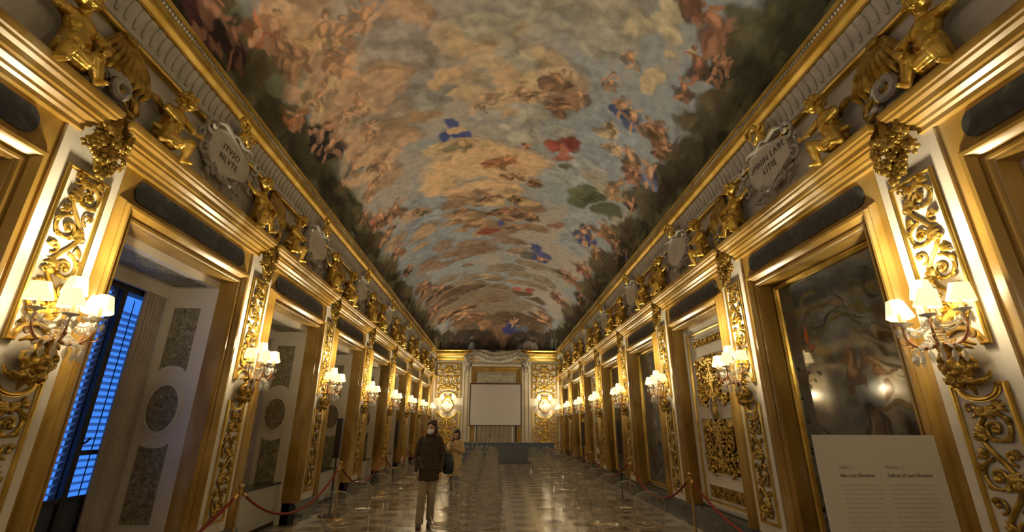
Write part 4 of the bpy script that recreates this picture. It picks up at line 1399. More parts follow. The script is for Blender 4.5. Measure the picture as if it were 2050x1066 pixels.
def volute():
    mb = MB()
    pts = []; rad = []
    for k in range(26):
        t = k / 25; rr = .13 * (1 - .8 * t); a = PI * .9 - 2 * PI * 1.4 * t
        pts.append((rr * math.cos(a), -.06 - .08 * t, .10 + rr * math.sin(a))); rad.append(.05 * (1 - .4 * t))
    mb.tube(pts, rad, 8)
    mb.tube([(-.12, -.06, .02), (-.20, -.05, .0), (-.26, -.06, -.05), (-.28, -.05, -.10)], [.045, .05, .04, .02], 8)
    for q in range(4):
        leaf(mb, (-.1 - .03 * q, .10 - .02 * q), PI / 2 + .5, .14, .026, -1.2, y=-.06)
    return mb.mesh('volute')
SHL = thing('shell_ornament'); link('shell', shellwork(), 'gold_dark', SHL); link('volute', volute(), 'stucco_grey', SHL)

def inscription(txts, parent, size=.118):
    for k, t in enumerate(txts):
        cu = bpy.data.curves.new('inscription', 'FONT'); cu.body = t; cu.size = size; cu.extrude = .002; cu.align_x = 'CENTER'; cu.space_character = 1.15
        o = bpy.data.objects.new('inscription', cu); C.objects.link(o)
        o.location = (0, -.05, .035 - .13 * k); o.rotation_euler = (PI / 2, 0, 0)
        bpy.context.view_layer.update()
        me = bpy.data.meshes.new_from_object(o.evaluated_get(bpy.context.evaluated_depsgraph_get()))
        bpy.data.objects.remove(o)
        q = link('inscription', me, 'carved_ink', parent, (0, -.05, .035 - .13 * k)); q.rotation_euler = (PI / 2, 0, 0)

near_word = {0: 'nearest', 1: 'second', 2: 'third', 3: 'fourth', 4: 'fifth', 5: 'sixth', 6: 'seventh'}
for side in (-1, 1):
    ps = PIL[side]
    for i in range(len(ps) - 1):
        half = (ps[i + 1] - ps[i]) / 2; m = (ps[i] + ps[i + 1]) / 2
        k = i - 1
        where = ('above the %s %s bay' % (near_word[k], 'window' if side < 0 else 'mirror-wall')) if k >= 0 else ('above the camera bay, %s' % SIDE[side])
        for e in (-1, 1):                 # e = -1: the near end of the bay
            # local +x is +world y on the left wall, -world y on the right wall
            y = m + e * (half - (.50 if e < 0 else .60))
            sx = -e if side < 0 else e    # lean to the middle of the bay
            if i == 0 and e < 0: continue
            loc, rz = wall_at(side, y)
            put('ch%d' % sx, CH[sx], (loc[0] + side * .02, loc[1], 4.31), rz, 'gilded cherub at the %s end %s' % ('near' if e < 0 else 'far', where), 'cherub', 'gilded cherubs seated on the cornice')
        if i >= 1:
            loc, rz = wall_at(side, m + .05)
            c = put('car', CAR, (loc[0] - side * .05, loc[1], 4.86), rz, 'white scrolled cartouche ' + where, 'cartouche', 'white cartouches above the cornice')
            c.rotation_euler = (.10, 0, rz)
    for i, y in enumerate(ps):
        if i < 1: continue
        loc, rz = wall_at(side, y - .12)
        where = 'above the %s pilaster of the %s' % (ORD[i - 1], SIDE[side])
        put('shl', SHL, (loc[0] - side * .0, loc[1], 4.42), rz, 'dull gilt shell and grey volute ' + where, 'ornament', 'gilt shells between the bays')
cars = [o for o in C.objects if o.name.startswith('cartouche')]
cars.sort(key=lambda o: (o.location.x, o.location.y))
lc = [o for o in cars if o.location.x < 0]; rc = [o for o in cars if o.location.x > 0]
inscription(['ITVSO', 'NLVTE'], lc[0]); inscription(['OMNIN LARO', 'LITIE'], rc[0])
lc[0]['label'] = 'white scrolled cartouche lettered ITVSO above the nearest window'; rc[0]['label'] = 'white scrolled cartouche lettered OMNIN LARO above the nearest mirror'

# ================================================================== WINDOW BAYS (left)
def window_root():
    r = thing('window_1')
    D0, D1 = .22, .84
    for s in (-1, 1):
        b = MB()
        x0, x1 = sorted((s * (OPW - .012), s * (OPW + .05))); b.box(x0, x1, D0, D1, 0, 3.42)
        link('jamb', b.mesh('jamb', False), 'plaster', r)
        def pan(name, poly, mt, t=.008, off=0.0):
            m = MB(); m.prism(poly, 0, t)
            m.v = [(s * (OPW - .012 - y - off) , x, z) for x, y, z in m.v]
            return link(name, m.mesh(name), mt, r)
        cyy = .575
        pan('damask_panel', [(.40, 3.10), (.735, 3.10), (.735, 2.28)] + [(cyy + .16 * math.cos(a), 2.28 + .07 * math.sin(a)) for a in [PI * q / 10 for q in range(0, 11)]] + [(.40, 2.28)], 'damask')
        pan('medallion', [(cyy + .19 * math.cos(2 * PI * k / 28), 1.83 + .28 * math.sin(2 * PI * k / 28)) for k in range(28)], 'damask', .012)
        ri = MB()
        ri.rings([[(s * (OPW - .012 - yy), cyy + (.19 + d) * math.cos(2 * PI * k / 28), 1.83 + (.28 + d) * math.sin(2 * PI * k / 28)) for k in range(28)] for d, yy in ((-.004, .0), (-.004, .02), (.008, .022), (.022, .010), (.045, .012), (.05, .0))], caps=False)
        link('medallion_ring', ri.mesh('medallion_ring'), 'plaster', r)
        pan('damask_panel', [(.40, .56), (.735, .56), (.735, 1.42)] + [(cyy + .16 * math.cos(a), 1.42 - .05 * math.sin(a)) for a in [PI * q / 10 for q in range(0, 11)]] + [(.40, 1.42)], 'damask')
    b = MB(); b.box(-OPW, OPW, D0, D1 + .05, 3.37, 3.50)
    link('soffit', b.mesh('soffit', False), 'plaster', r)
    b = MB(); b.box(-OPW + .12, OPW - .12, D0 + .10, D1 - .10, 3.36, 3.372)
    link('soffit_panel', b.mesh('soffit_panel', False), 'damask', r)
    W0 = .93
    b = MB()
    b.box(-OPW - .05, OPW + .05, W0, W0 + .16, 3.16, 3.50).box(-OPW - .05, -OPW + .08, W0, W0 + .16, 0, 3.2).box(OPW - .08, OPW + .05, W0, W0 + .16, 0, 3.2)
    link('window_frame', b.mesh('window_frame', False), 'dark_wood', r)
    b = MB(); b.box(-OPW - .02, OPW + .02, D1, D1 + .05, 3.22, 3.38)
    link('pelmet', b.mesh('pelmet', False), 'plaster', r)
    b = MB(); b.box(-OPW + .08, OPW - .08, W0 + .04, W0 + .12, 0, .89)
    link('lower_panel', b.mesh('lower_panel', False), 'blue_panel', r)
    b = MB()
    b.box(.30, .37, W0, W0 + .05, .0, 3.16).box(-.37, -.30, W0, W0 + .05, .0, 3.16)
    b.box(.37, OPW - .08, W0 + .01, W0 + .05, 1.32, 1.37).box(-OPW + .08, OPW - .08, W0 + .01, W0 + .05, .87, .91)
    b.tube([(.36, W0, 1.44), (.36, W0 - .04, 1.46), (.38, W0 - .05, 1.50)], .012, 6)
    link('sash', b.mesh('sash', False), 'dark_wood', r)
    b = MB(); b.box(-OPW + .08, OPW - .08, W0 + .028, W0 + .032, .89, 3.16)
    link('pane', b.mesh('pane', False), 'pane', r)
    for x0, x1, top in ((-OPW + .08, -.33, 2.9), (-.33, .33, 3.14), (.33, OPW - .08, 2.92)):
        b = MB()
        z = .93
        while z < top:
            b.add([(x0, W0 + .09, z + .036), (x1, W0 + .09, z + .036), (x1, W0 + .135, z + .008), (x0, W0 + .135, z + .008), (x0, W0 + .091, z + .040), (x1, W0 + .091, z + .040), (x1, W0 + .136, z + .012), (x0, W0 + .136, z + .012)], [(0, 3, 2, 1), (4, 5, 6, 7), (0, 1, 5, 4), (2, 3, 7, 6)])
            z += .076
        link('louvers', b.mesh('louvers', False), 'louver', r)
        b = MB()
        b.box(x0 - .01, x0 + .015, W0 + .08, W0 + .15, .89, 3.18).box(x1 - .015, x1 + .01, W0 + .08, W0 + .15, .89, 3.18)
        b.tube([((x0 + x1) / 2, W0 + .08, .9), ((x0 + x1) / 2, W0 + .08, 3.1)], .006, 5)
        link('shutter_frame', b.mesh('shutter_frame', False), 'dark_wood', r)
    return r
WIN = window_root()
def curtain_mesh(x0, x1):
    f, g = [], []
    rs = []
    n = 40
    for z in (.10, .6, 1.2, 1.8, 2.4, 3.0, 3.27):
        q = .25 + .75 * min(1, (3.3 - z) / 1.2)
        row = []
        for k in range(n + 1):
            t = k / n
            row.append((x0 + (x1 - x0) * t, .885 + .022 * q * math.sin(t * 2 * PI * 5.5 + .5 * math.sin(z)) + .01 * math.sin(t * 31), z))
        row += [(x, y + .012, zz) for x, y, zz in row[::-1]]
        rs.append(row)
    mb = MB(); mb.rings(rs)
    return mb.mesh('cloth', True, 80)
CUR = {1: curtain_mesh(.58, .925), -1: curtain_mesh(-.925, -.62), 2: curtain_mesh(-.06, .925), -2: curtain_mesh(-.925, -.08)}
def radiator():
    r = thing('radiator_cover')
    b = MB(); b.box(-OPW + .01, OPW - .01, .27, .60, .07, .655)
    link('body', b.mesh('body', False), 'white_wood', r)
    b = MB(); b.box(-OPW + .005, OPW - .005, .255, .62, .655, .68)
    link('top', b.mesh('top', False), 'slate', r)
    b = MB(); b.box(-OPW + .015, OPW - .015, .29, .58, 0, .07)
    link('base', b.mesh('base', False), 'black', r)
    return r
RAD = radiator()
ps = PIL[-1]
for i in range(len(ps) - 1):
    m = (ps[i] + ps[i + 1]) / 2
    loc, rz = wall_at(-1, m)
    if i == 0:
        WIN.location = loc; WIN.rotation_euler = (0, 0, rz); wv = WIN
    else:
        wv = dup(WIN, loc, rz)
    wv.name = 'window_%d' % (i + 1); struct(wv)
    if i >= 1:
        for s in (1, -1):
            o = link('curtain', CUR[s if i == 1 else 2 * s], 'curtain', None, loc, rz)
            tag(o, 'greige pleated curtain at the %s side of the %s window' % ('far' if s > 0 else 'near', ORD[i - 1]), 'curtain', 'curtains in the window niches')
    if i >= 2:
        put('rad', RAD, loc, rz, 'pale radiator cover filling the foot of the %s window niche' % ORD[i - 1], 'radiator cover', 'radiator covers under the windows')

# ================================================================== MIRROR AND DOOR BAYS (right)
def mirror_glass(seed, fine):
    hw, z0, z1 = .70, .50, 3.22
    nx, nz = (260, 460) if fine else (90, 170)
    U, V = np.meshgrid(np.linspace(-hw, hw, nx), np.linspace(z0, z1, nz))
    p = Painter(U * 1.3, V * 1.3, (46, 46, 44))
    rnd = random.Random(seed)
    paint = np.zeros(U.shape)
    def mark(c, r, ang, col, a=1.0, **k):
        before = p.col.copy()
        p.blob((c[0] * 1.3, c[1] * 1.3), (r[0] * 1.3, r[1] * 1.3), ang, col, alpha=a, **k)
        d = np.abs(p.col - before).sum(-1); np.maximum(paint, np.clip(d * 40, 0, 1), out=paint)
    if fine:
        # folds of drapery looping from the top corner, foliage at the foot, a pedestal with flowers
        for k in range(9):
            t = k / 8
            mark((.45 - .75 * t, 3.05 - .35 * math.sin(PI * t) - .1 * t), (.26, .03), -.6 + 1.3 * t, (62 + 14 * (k % 3), 58 + 12 * (k % 3), 50), .8, warp=.8)
        for k in range(7):
            mark((.1 + .09 * k, 2.9 - .16 * k), (.022, .26), .5 + .12 * k, (84 if k % 2 else 58, 80 if k % 2 else 54, 68 if k % 2 else 46), .8, warp=.7)
        mark((-.36, 2.62), (.05, .13), .1, (150, 84, 46), .9, warp=.8); mark((-.30, 2.42), (.06, .08), .3, (126, 70, 44), .8, warp=.8)
        mark((.5, 2.45), (.08, .13), .3, (120, 108, 88), .9, warp=.7); mark((.54, 2.36), (.06, .10), .3, (60, 50, 40), .9)
        mark((.02, 2.86), (.10, .07), -.3, (112, 94, 80), .8, warp=.8)
        p.person(rnd, (.1 * 1.3, 2.15 * 1.3), .62, .2, (120, 96, 76), (78, 66, 56)); p.person(rnd, (.32 * 1.3, 2.05 * 1.3), .55, -.3, (110, 88, 70), (58, 50, 44))
        mark((.14, 1.35), (.17, .5), 0, (104, 94, 80), .85, warp=.25); mark((.08, 1.35), (.03, .48), 0, (128, 118, 100), .7, warp=.2); mark((.22, 1.35), (.02, .48), 0, (70, 62, 52), .8, warp=.2)
        mark((.40, 1.75), (.26, .03), 0, (110, 94, 62), .8, warp=.3)
        mark((.5, 1.2), (.25, .55), 0, (44, 38, 26), .9)
        for k in range(26):
            x = -.55 + .25 * math.sin(k * .7) * .8; z = 2.2 - k * .055
            mark((x + rnd.uniform(-.06, .06), z), (.035, .022), rnd.uniform(0, 3), (30, 40, 28), .95, warp=.6)
        for k in range(50):
            mark((rnd.uniform(-.68, .68), rnd.uniform(.5, 1.1)), (.07, .04), rnd.uniform(0, 3), rnd.choice([(46, 42, 28), (34, 32, 22), (60, 56, 40)]), .9, warp=.7)
        paint[(p.col.sum(-1) > .2)] = 1
    else:
        mark((0, 2.0), (.26, .36), 0, (96, 90, 82), .7, warp=.8); mark((.05, 1.75), (.16, .3), .2, (60, 54, 48), .7, warp=.8)
        for k in range(14):
            mark((rnd.uniform(-.5, .5), rnd.uniform(.6, 1.3)), (.14, .1), rnd.uniform(0, 3), (44, 38, 26), .8, warp=.7)
    col = np.where(paint[..., None] > 0, p.col, p.col)
    if fine:
        du = (fbm(U * 3, V * 3, 301, 3) - .5) * .30 + (fbm(U * 9, V * 9, 302, 2) - .5) * .05
        dv = (fbm(U * 3, V * 3, 303, 3) - .5) * .34 + (fbm(U * 9, V * 9, 304, 2) - .5) * .05
        jj = np.clip(np.rint((V + dv - z0) / (z1 - z0) * (nz - 1)).astype(int), 0, nz - 1)
        ii_ = np.clip(np.rint((U + du + hw) / (2 * hw) * (nx - 1)).astype(int), 0, nx - 1)
        col = col[jj, ii_]; paint = paint[jj, ii_]
    # alpha = how much bare silvered glass is left
    metal = np.clip(1 - paint * .85, .12, .92) * (.9 - .25 * sst(.4, .6, fbm(U * 3, V * 3, 77)))
    bare = np.array([.30, .31, .31])
    k = np.clip(paint, 0, 1)[..., None]
    col = bare * (1 - k) + np.clip(col * 1.6, 0, .8) * k
    me = bpy.data.meshes.new('glass')
    verts = np.stack([U * .86 / .70, np.full(U.shape, .235), .44 + (V - .50) * (3.38 - .44) / 2.72], -1).reshape(-1, 3)
    ii = np.arange(nz - 1)[:, None] * nx + np.arange(nx - 1)[None, :]
    q = np.stack([ii, ii + 1, ii + 1 + nx, ii + nx], -1).reshape(-1, 4)
    me.vertices.add(len(verts)); me.vertices.foreach_set('co', verts.ravel().astype(np.float32))
    me.loops.add(q.size); me.loops.foreach_set('vertex_index', q.ravel().astype(np.int32))
    me.polygons.add(len(q)); me.polygons.foreach_set('loop_start', np.arange(0, q.size, 4, dtype=np.int32))
    me.update(calc_edges=True)
    a = me.color_attributes.new('paint', 'FLOAT_COLOR', 'POINT')
    a.data.foreach_set('color', np.concatenate([col.reshape(-1, 3), metal.reshape(-1, 1)], 1).ravel().astype(np.float32))
    return me
M['mirror'] = vcol_mat('painted_mirror_glass', .07, .9, metal_attr=True)
def mirror_root(glass):
    r = thing('painted_mirror')
    b = MB(); b.frame((-.93, .93, .37, 3.45), [(0, .28), (0, .20), (.012, .19), (.03, .19), (.045, .21), (.055, .21), (.065, .238)])
    link('gilt_frame', b.mesh('gilt_frame'), 'gold_bar', r)
    link('glass', glass, 'mirror', r)
    b = MB(); b.box(-.92, .92, .245, .275, .38, 3.44)
    link('backing', b.mesh('backing', False), 'dark_wood', r)
    return r
MIRA = mirror_root(mirror_glass(5, True)); MIRB = mirror_root(mirror_glass(9, False))
def door_root():
    r = thing('door_1')
    b = MB()
    b.box(-.79, .79, .07, .115, .335, 3.36)
    b.frame((-.79, .79, .36, 3.36), [(0, .08), (0, .03), (.02, .02), (.05, .02), (.06, .05), (.075, .05), (.085, .068)])
    link('leaf', b.mesh('leaf'), 'plaster', r)
    b = MB(); b.frame((-.70, .70, .42, 3.22), [(0, .075), (0, .048), (.014, .04), (.03, .05), (.035, .075)])
    link('gilt_bead', b.mesh('gilt_bead'), 'gold_bar', r)
    def pan(name, z0, z1, sw, mt='gold_dark', hw=.54):
        f = MB(); f.frame((-hw, hw, z0, z1), [(0, .075), (0, .045), (.01, .038), (.022, .05), (.026, .066)])
        p = link('panel_frame', f.mesh('panel_frame'), 'stucco', r)
        g = MB(); g.box(-hw + .02, hw - .02, .058, .072, z0 + .02, z1 - .02)
        link('panel_ground', g.mesh('panel_ground', False), 'gold_dark', p)
        m = sw.xf(Matrix.Translation((0, .06, 0)))
        link(name, m.mesh(name), mt, p)
    t = MB(); 
    for k in range(7):
        spiral(t, (-.42 + .14 * k, 3.02), .06, 0, 1.2, 1 if k % 2 else -1, .011)
    pan('frieze_scrolls', 2.93, 3.10, t, 'gold')
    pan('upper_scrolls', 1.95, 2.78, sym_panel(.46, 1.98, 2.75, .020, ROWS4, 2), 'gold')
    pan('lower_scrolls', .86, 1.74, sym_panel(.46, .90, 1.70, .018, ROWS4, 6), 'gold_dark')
    t = MB()
    for k in range(6):
        spiral(t, (-.40 + .16 * k, .58), .065, 0, 1.2, 1 if k % 2 else -1, .012)
    pan('foot_scrolls', .47, .70, t, 'gold_dark')
    b = MB()
    b.ball((0, .06, 1.86), (.10, .05, .17), 12, 9)
    bo = link('boss', b.mesh('boss'), 'gold_dark', r)
    b = MB(); b.rings([[((.12 + d) * math.cos(2 * PI * k / 24), y, 1.86 + (.24 + d) * math.sin(2 * PI * k / 24)) for k in range(24)] for d, y in ((0, .07), (0, .03), (.02, .02), (.035, .04), (.035, .07))], caps=False)
    link('boss_ring', b.mesh('boss_ring'), 'stucco', r)
    return r
DOOR = door_root()
for _o in [DOOR] + list(DOOR.children):
    for _c in _o.children:
        if _c.data:
            for _v in _c.data.vertices:
                _v.co.x *= 1.2; _v.co.y += .165; _v.co.z = .335 + (_v.co.z - .335) * 1.035
ps = PIL[1]
KIND = {0: 'd', 1: 'ma', 2: 'd', 3: 'mb', 4: 'mb', 5: 'd', 6: 'mb', 7: 'd'}
dn = 1; mk = 0
for i in range(len(ps) - 1):
    loc, rz = wall_at(1, (ps[i] + ps[i + 1]) / 2)
    kd = KIND[i]
    if kd == 'd':
        if dn == 1:
            DOOR.location = loc; DOOR.rotation_euler = (0, 0, rz); d = DOOR
        else:
            d = dup(DOOR, loc, rz)
        d.name = 'door_%d' % dn; dn += 1; struct(d)
    else:
        lab = {1: 'large gilt-framed painted mirror behind the white text board', 3: 'gilt-framed painted mirror just beyond the nearest carved door', 4: 'gilt-framed painted mirror behind the nearer column speaker on the right', 6: 'gilt-framed painted mirror, farthest down the right wall'}[i]
        if kd == 'ma':
            MIRA.location = loc; MIRA.rotation_euler = (0, 0, rz); tag(MIRA, lab, 'mirror', 'painted mirrors')
        else:
            put('mirb', MIRB, loc, rz, lab, 'mirror', 'painted mirrors')

# ================================================================== FAR WALL
def far(o):
    return o
FW = (0, YEND, 0)
r = struct(thing('trim_%d' % n_trim, FW)); n_trim += 1
b = MB(); b.rings([[(x, -e, z) for e, z in ((0, 5.14), (.02, 5.14), (.02, 5.20), (.05, 5.24), (.05, 5.34), (.09, 5.38), (.09, 5.44), (.14, 5.5), (.16, 5.56), (.16, 5.62), (.13, 5.66), (.19, 5.72), (.19, 5.76), (-.02, 5.76), (-.02, 5.14))] for x in (-3.55, 3.55)])
link('gilt_cornice', b.mesh('gilt_cornice'), 'gold_bar', r)
b = MB(); b.portal(1.12, 4.52, 0.0, [(0, .02), (0, -.02), (.02, -.03), (.05, -.03), (.06, -.06), (.20, -.07), (.22, -.10), (.27, -.11), (.29, -.08), (.29, .0)])
link('marble_surround', b.mesh('marble_surround'), 'marble', r)
b = MB()
for s in (-1, 1):
    x0, x1 = sorted((s * 1.43, s * 1.50)); b.box(x0, x1, -.10, .01, 0, 4.95)
    x0, x1 = sorted((s * 1.62, s * 1.72)); b.box(x0, x1, -.07, .01, 0, 5.14)
    x0, x1 = sorted((s * 1.84, s * 1.90)); b.box(x0, x1, -.05, .01, 0, 5.14)
    x0, x1 = sorted((s * 3.46, s * 3.55)); b.box(x0, x1, -.05, .01, 0, 5.14)
b.box(-1.5, 1.5, -.10, .01, 4.82, 4.95)
link('pilaster_strips', b.mesh('pilaster_strips', False), 'plaster', r)
b = MB(); b.box(-3.5, -1.9, -.05, .0, 0, .14).box(1.9, 3.5, -.05, .0, 0, .14)
struct(b.obj('baseboard_far', 'slate', smooth=False, loc=FW))
d = struct(thing('door_%d' % dn, FW))
b = MB(); b.box(-1.12, 1.12, -.015, .0, 3.9, 4.52).box(-1.0, 1.0, -.05, -.015, 4.02, 4.40)
link('lintel_panel', b.mesh('lintel_panel', False), 'stucco_grey', d)
b = MB(); b.box(-1.12, 1.12, -.012, .0, 0, 3.9)
link('leaf', b.mesh('leaf', False), 'dark_wood', d)
rs = []
n = 90
for z in (.05, 1.0, 2.0, 3.0, 3.9):
    row = [(-1.05 + 2.1 * k / n, -.06 + .025 * math.sin(k * .62) + .008 * math.sin(k * 1.7), z) for k in range(n + 1)]
    row += [(x, y + .02, zz) for x, y, zz in row[::-1]]
    rs.append(row)
b = MB(); b.rings(rs)
tag(b.obj('door_curtain', 'curtain', ang=80, loc=FW), 'long grey pleated curtain behind the projection screen', 'curtain')
for s in (-1, 1):
    for up in (1, 0):
        rt = thing('carved_wall_panel', FW)
        hw = .71; cx = s * 2.72
        z0, z1 = (3.08, 5.0) if up else (.42, 2.36)
        f, g = curved_panel_frame(hw, z0, z1, .30, not up, [(0, .0), (0, -.04), (.015, -.055), (.04, -.055), (.055, -.03), (.065, -.03), (.065, .0)])
        T = Matrix.Translation((cx, 0, 0))
        link('frame', f.xf(T).mesh('frame'), 'gold_bar', rt); link('ground', g.xf(T).mesh('ground'), 'stucco', rt)
        rows = ROWS4 if up else [(a, 1 - bz, c, -d0, -e) for a, bz, c, d0, e in ROWS4]
        lo, hi = (z0 + .30, z1 - .08) if up else (z0 + .08, z1 - .32)
        sw = sym_panel(.62, lo, hi, .024, rows, 4 + up)
        if up:
            for q in (-1, 1):
                spiral(sw, (q * .52, z0 + .20), .10, PI / 2, 1.2, q, .02)
        else:
            for q in (-1, 1):
                spiral(sw, (q * .52, z1 - .20), .10, -PI / 2, 1.2, -q, .02)
        link('scrollwork', sw.xf(T).mesh('scrollwork'), 'gold', rt)
        tag(rt, '%s gilt scrollwork panel on the end wall, %s of the screen' % ('upper' if up else 'lower', 'left' if s < 0 else 'right'), 'relief panel')
    # oval gilt medallion with crown behind the end-wall sconce
    md = thing('crowned_medallion', (s * 2.72, YEND - .012, 0))
    b = MB(); b.rings([[((.27 + d_) * math.cos(2 * PI * k / 28), y, 2.70 + (.34 + d_) * math.sin(2 * PI * k / 28)) for k in range(28)] for d_, y in ((-.03, -.01), (-.03, -.05), (0, -.06), (.03, -.04), (.03, 0))], caps=False)
    link('ring', b.mesh('ring'), 'gold', md)
    b = MB(); b.prism([(.26 * math.cos(2 * PI * k / 28), 2.70 + .33 * math.sin(2 * PI * k / 28)) for k in range(28)], -.02, 0)
    link('field', b.mesh('field'), 'stucco', md)
    b = MB()
    for k in range(5):
        a = -.7 + .35 * k
        b.tube([(.20 * math.sin(a) * .8, -.04, 3.06), (.26 * math.sin(a), -.08, 3.16), (.15 * math.sin(a), -.05, 3.25 - .02 * abs(k - 2))], [.03, .035, .015], 6)
    b.tube([(-.17, -.05, 3.05), (0, -.08, 3.03), (.17, -.05, 3.05)], .028, 6); b.ball((0, -.05, 3.28), .03, 8, 6)
    for q in (-1, 1):
        for j in range(4):
            leaf(b, (q * .28, 2.52 + .12 * j), PI / 2 - q * .6, .13, .02, q * .8, y=-.03)
    link('crown', b.mesh('crown'), 'gold', md)
    tag(md, 'crowned oval gilt medallion on the end wall, %s of the screen' % ('left' if s < 0 else 'right'), 'medallion')
    rr = place_sconce((s * 2.72, YEND - .03, .12), 0, 'lit crystal sconce on the end wall, %s of the screen' % ('left' if s < 0 else 'right'), 'lit crystal sconces on the end wall')
    roots.append(rr)

# stucco scroll of cloth over the far door
def drape():
    mb = MB(); n = 34; rs = []
    for j in range(13):
        v = j / 12
        row = []
        for k in range(n + 1):
            u = -1 + 2 * k / n
            top = 5.72 - .06 * math.cos(u * 3.0) + .04 * math.sin(u * 9); bot = 5.02 + .30 * u * u - .02 * math.sin(u * 11)
            z = top + (bot - top) * v
            y = -.16 - .10 * (1 - u * u) - .05 * math.sin(v * PI) - .02 * math.sin(v * 16 + 2.2 * u * u * 3)
            row.append((1.42 * u, y, z))
        rs.append(row)
    rs2 = []
    for row in rs:
        rs2.append(row + [(x, y + .06, z) for x, y, z in row[::-1]])
    mb.rings(rs2)
    for s in (-1, 1):
        for c, r_ in (((1.36, 5.52), .24), ((1.52, 5.28), .20), ((1.62, 5.00), .13)):
            pts = []; rad = []
            for k in range(21):
                t = k / 20; rr = r_ * (1 - .8 * t); a = PI / 2 + 2 * PI * 1.3 * t
                pts.append((s * (c[0] + rr * math.cos(a)), -.18 - .12 * t, c[1] + rr * math.sin(a))); rad.append(.06 * (1 - .5 * t))
            mb.tube(pts, rad, 8)
        mb.tube([(s * 1.55, -.16, 5.55), (s * 1.78, -.20, 5.30), (s * 1.70, -.18, 5.0), (s * 1.82, -.14, 4.70), (s * 1.74, -.10, 4.45)], [.10, .12, .09, .07, .03], 9)
        mb.tube([(s * 1.60, -.14, 4.92), (s * 1.66, -.16, 4.66), (s * 1.58, -.12, 4.42)], [.06, .06, .03], 8)
    return mb
tag(drape().obj('stucco_drapery', 'stucco_grey', loc=FW), 'grey stucco scroll of draped cloth above the end door', 'ornament')

# ------------------------------------------------------------------ projection screen
s = thing('projection_screen', (-.03, 23.75, 0))
b = MB(); b.box(-1.27, 1.27, 0, .03, 1.66, 3.62); link('sheet', b.mesh('sheet', False), 'screen', s)
b = MB(); b.frame((-1.32, 1.32, 1.60, 3.67), [(0, .05), (0, -.02), (.05, -.02), (.05, .03)]); link('border', b.mesh('border', False), 'screen_frame', s)
for q in (-.99, .86):
    b = MB(); b.box(q - .03, q + .03, .04, .09, .05, 3.3); b.box(q - .05, q + .05, -.35, .45, 0, .05)
    link('leg', b.mesh('leg', False), 'steel', s)
tag(s, 'big blank white projection screen in front of the end door', 'screen')

# ------------------------------------------------------------------ covered tables
for i, (x0, x1, y0) in enumerate(((-1.55, -.09, 22.75), (-.05, 2.72, 22.6))):
    t = thing('covered_table', ((x0 + x1) / 2, y0, 0)); hw = (x1 - x0) / 2
    b = MB(); rs = []
    n = int(hw * 40)
    for z, am in ((.012, 1), (.4, .8), (.78, .35), (.86, .1)):
        row = [(-hw + 2 * hw * k / n, -.008 - .012 * am * (1 + math.sin(k * .55)), z) for k in range(n + 1)]
        row += [(hw, .75, z), (-hw, .75, z)]
        rs.append(row)
    b.rings(rs)
    link('cloth', b.mesh('cloth', True, 60), 'brocade', t)
    b = MB(); b.box(-hw - .01, hw + .01, -.02, .76, .86, .885); link('top', b.mesh('top', False), 'brocade', t)
    tag(t, ['shorter blue brocade-covered table behind the two visitors', 'longer blue brocade-covered table under the projection screen'][i], 'table', 'cloth-covered tables in front of the screen')
m_ = thing('microphone', (-.62, 22.95, .885))
b = MB(); b.lathe([(.05, 0), (.05, .015), (.01, .02)], n=14); b.tube([(0, 0, .01), (0, .01, .12), (0, -.03, .2)], .005, 6); link('stand', b.mesh('stand'), 'brass', m_)
b = MB(); b.ball((0, -.035, .215), (.018, .018, .026), 8, 6); link('head', b.mesh('head'), 'steel', m_)
tag(m_, 'small shiny microphone on the shorter covered table', 'microphone')

# ================================================================== CHAIRS
def chair_root():
    r = thing('clear_chair')
    b = MB()
    b.lathe([(.0, .452), (.12, .452), (.178, .456), (.196, .462), (.205, .470), (.205, .476), (.196, .482), (.18, .478), (.12, .470), (.0, .468)], n=28, caps=False)
    st = link('seat', b.mesh('seat', True, 60), 'acrylic', r)
    b = MB(); b.lathe([(.194, .458), (.210, .466), (.213, .474), (.208, .482), (.196, .484)], n=28, caps=False)
    link('rim', b.mesh('rim', True, 60), 'acrylic_edge', st)
    # oval hooped back, slightly dished
    n = 26; rs = []
    def P(u, v, d):      # u across -1..1, v 0..1 up
        return (.205 * u, -.19 - .05 * v + .035 * u * u + d, .50 + .38 * v)
    out = []
    for k in range(n):
        a = 2 * PI * k / n
        out.append((math.cos(a) * (abs(math.cos(a)) ** -.12 if abs(math.cos(a)) > .05 else 1), math.sin(a)))
    for q, d in ((.02, .0), (.5, .0), (.9, .0), (1.0, .004), (1.0, -.010), (.9, -.006), (.5, -.006), (.02, -.006)):
        rs.append([P(x * q, .5 + .5 * z * q, d) for x, z in out])
    b = MB(); b.rings(rs)
    for s in (-1, 1):
        b.tube([(s * .15, -.165, .46), (s * .17, -.19, .52), (s * .185, -.195, .60)], [.014, .013, .010], 6)
    bk = link('backrest', b.mesh('backrest', True, 50), 'acrylic', r)
    b = MB(); pts = [P(x * 1.0, .5 + .5 * z, -.002) for x, z in out]; pts.append(pts[0])
    b.tube(pts, .0075, 6); link('hoop', b.mesh('hoop', True, 80), 'acrylic_hoop', bk)
    for sx in (-1, 1):
        for sy in (-1, 1):
            b = MB()
            b.tube([(sx * .145, sy * .135, .455), (sx * .165, sy * (.16 if sy > 0 else .19), .23), (sx * .18, sy * (.18 if sy > 0 else .24), 0)], [.019, .016, .012], 7)
            link('leg', b.mesh('leg'), 'acrylic', r)
    return r
CHAIR = chair_root()
COLS = [(-1.92, 'along the rope on the window side'), (-.60, 'left of the middle aisle, outer file'), (-.10, 'left of the middle aisle, inner file'), (1.40, 'right of the middle aisle, inner file'), (1.92, 'right of the middle aisle, outer file')]
rnd = random.Random(12)
n = 0
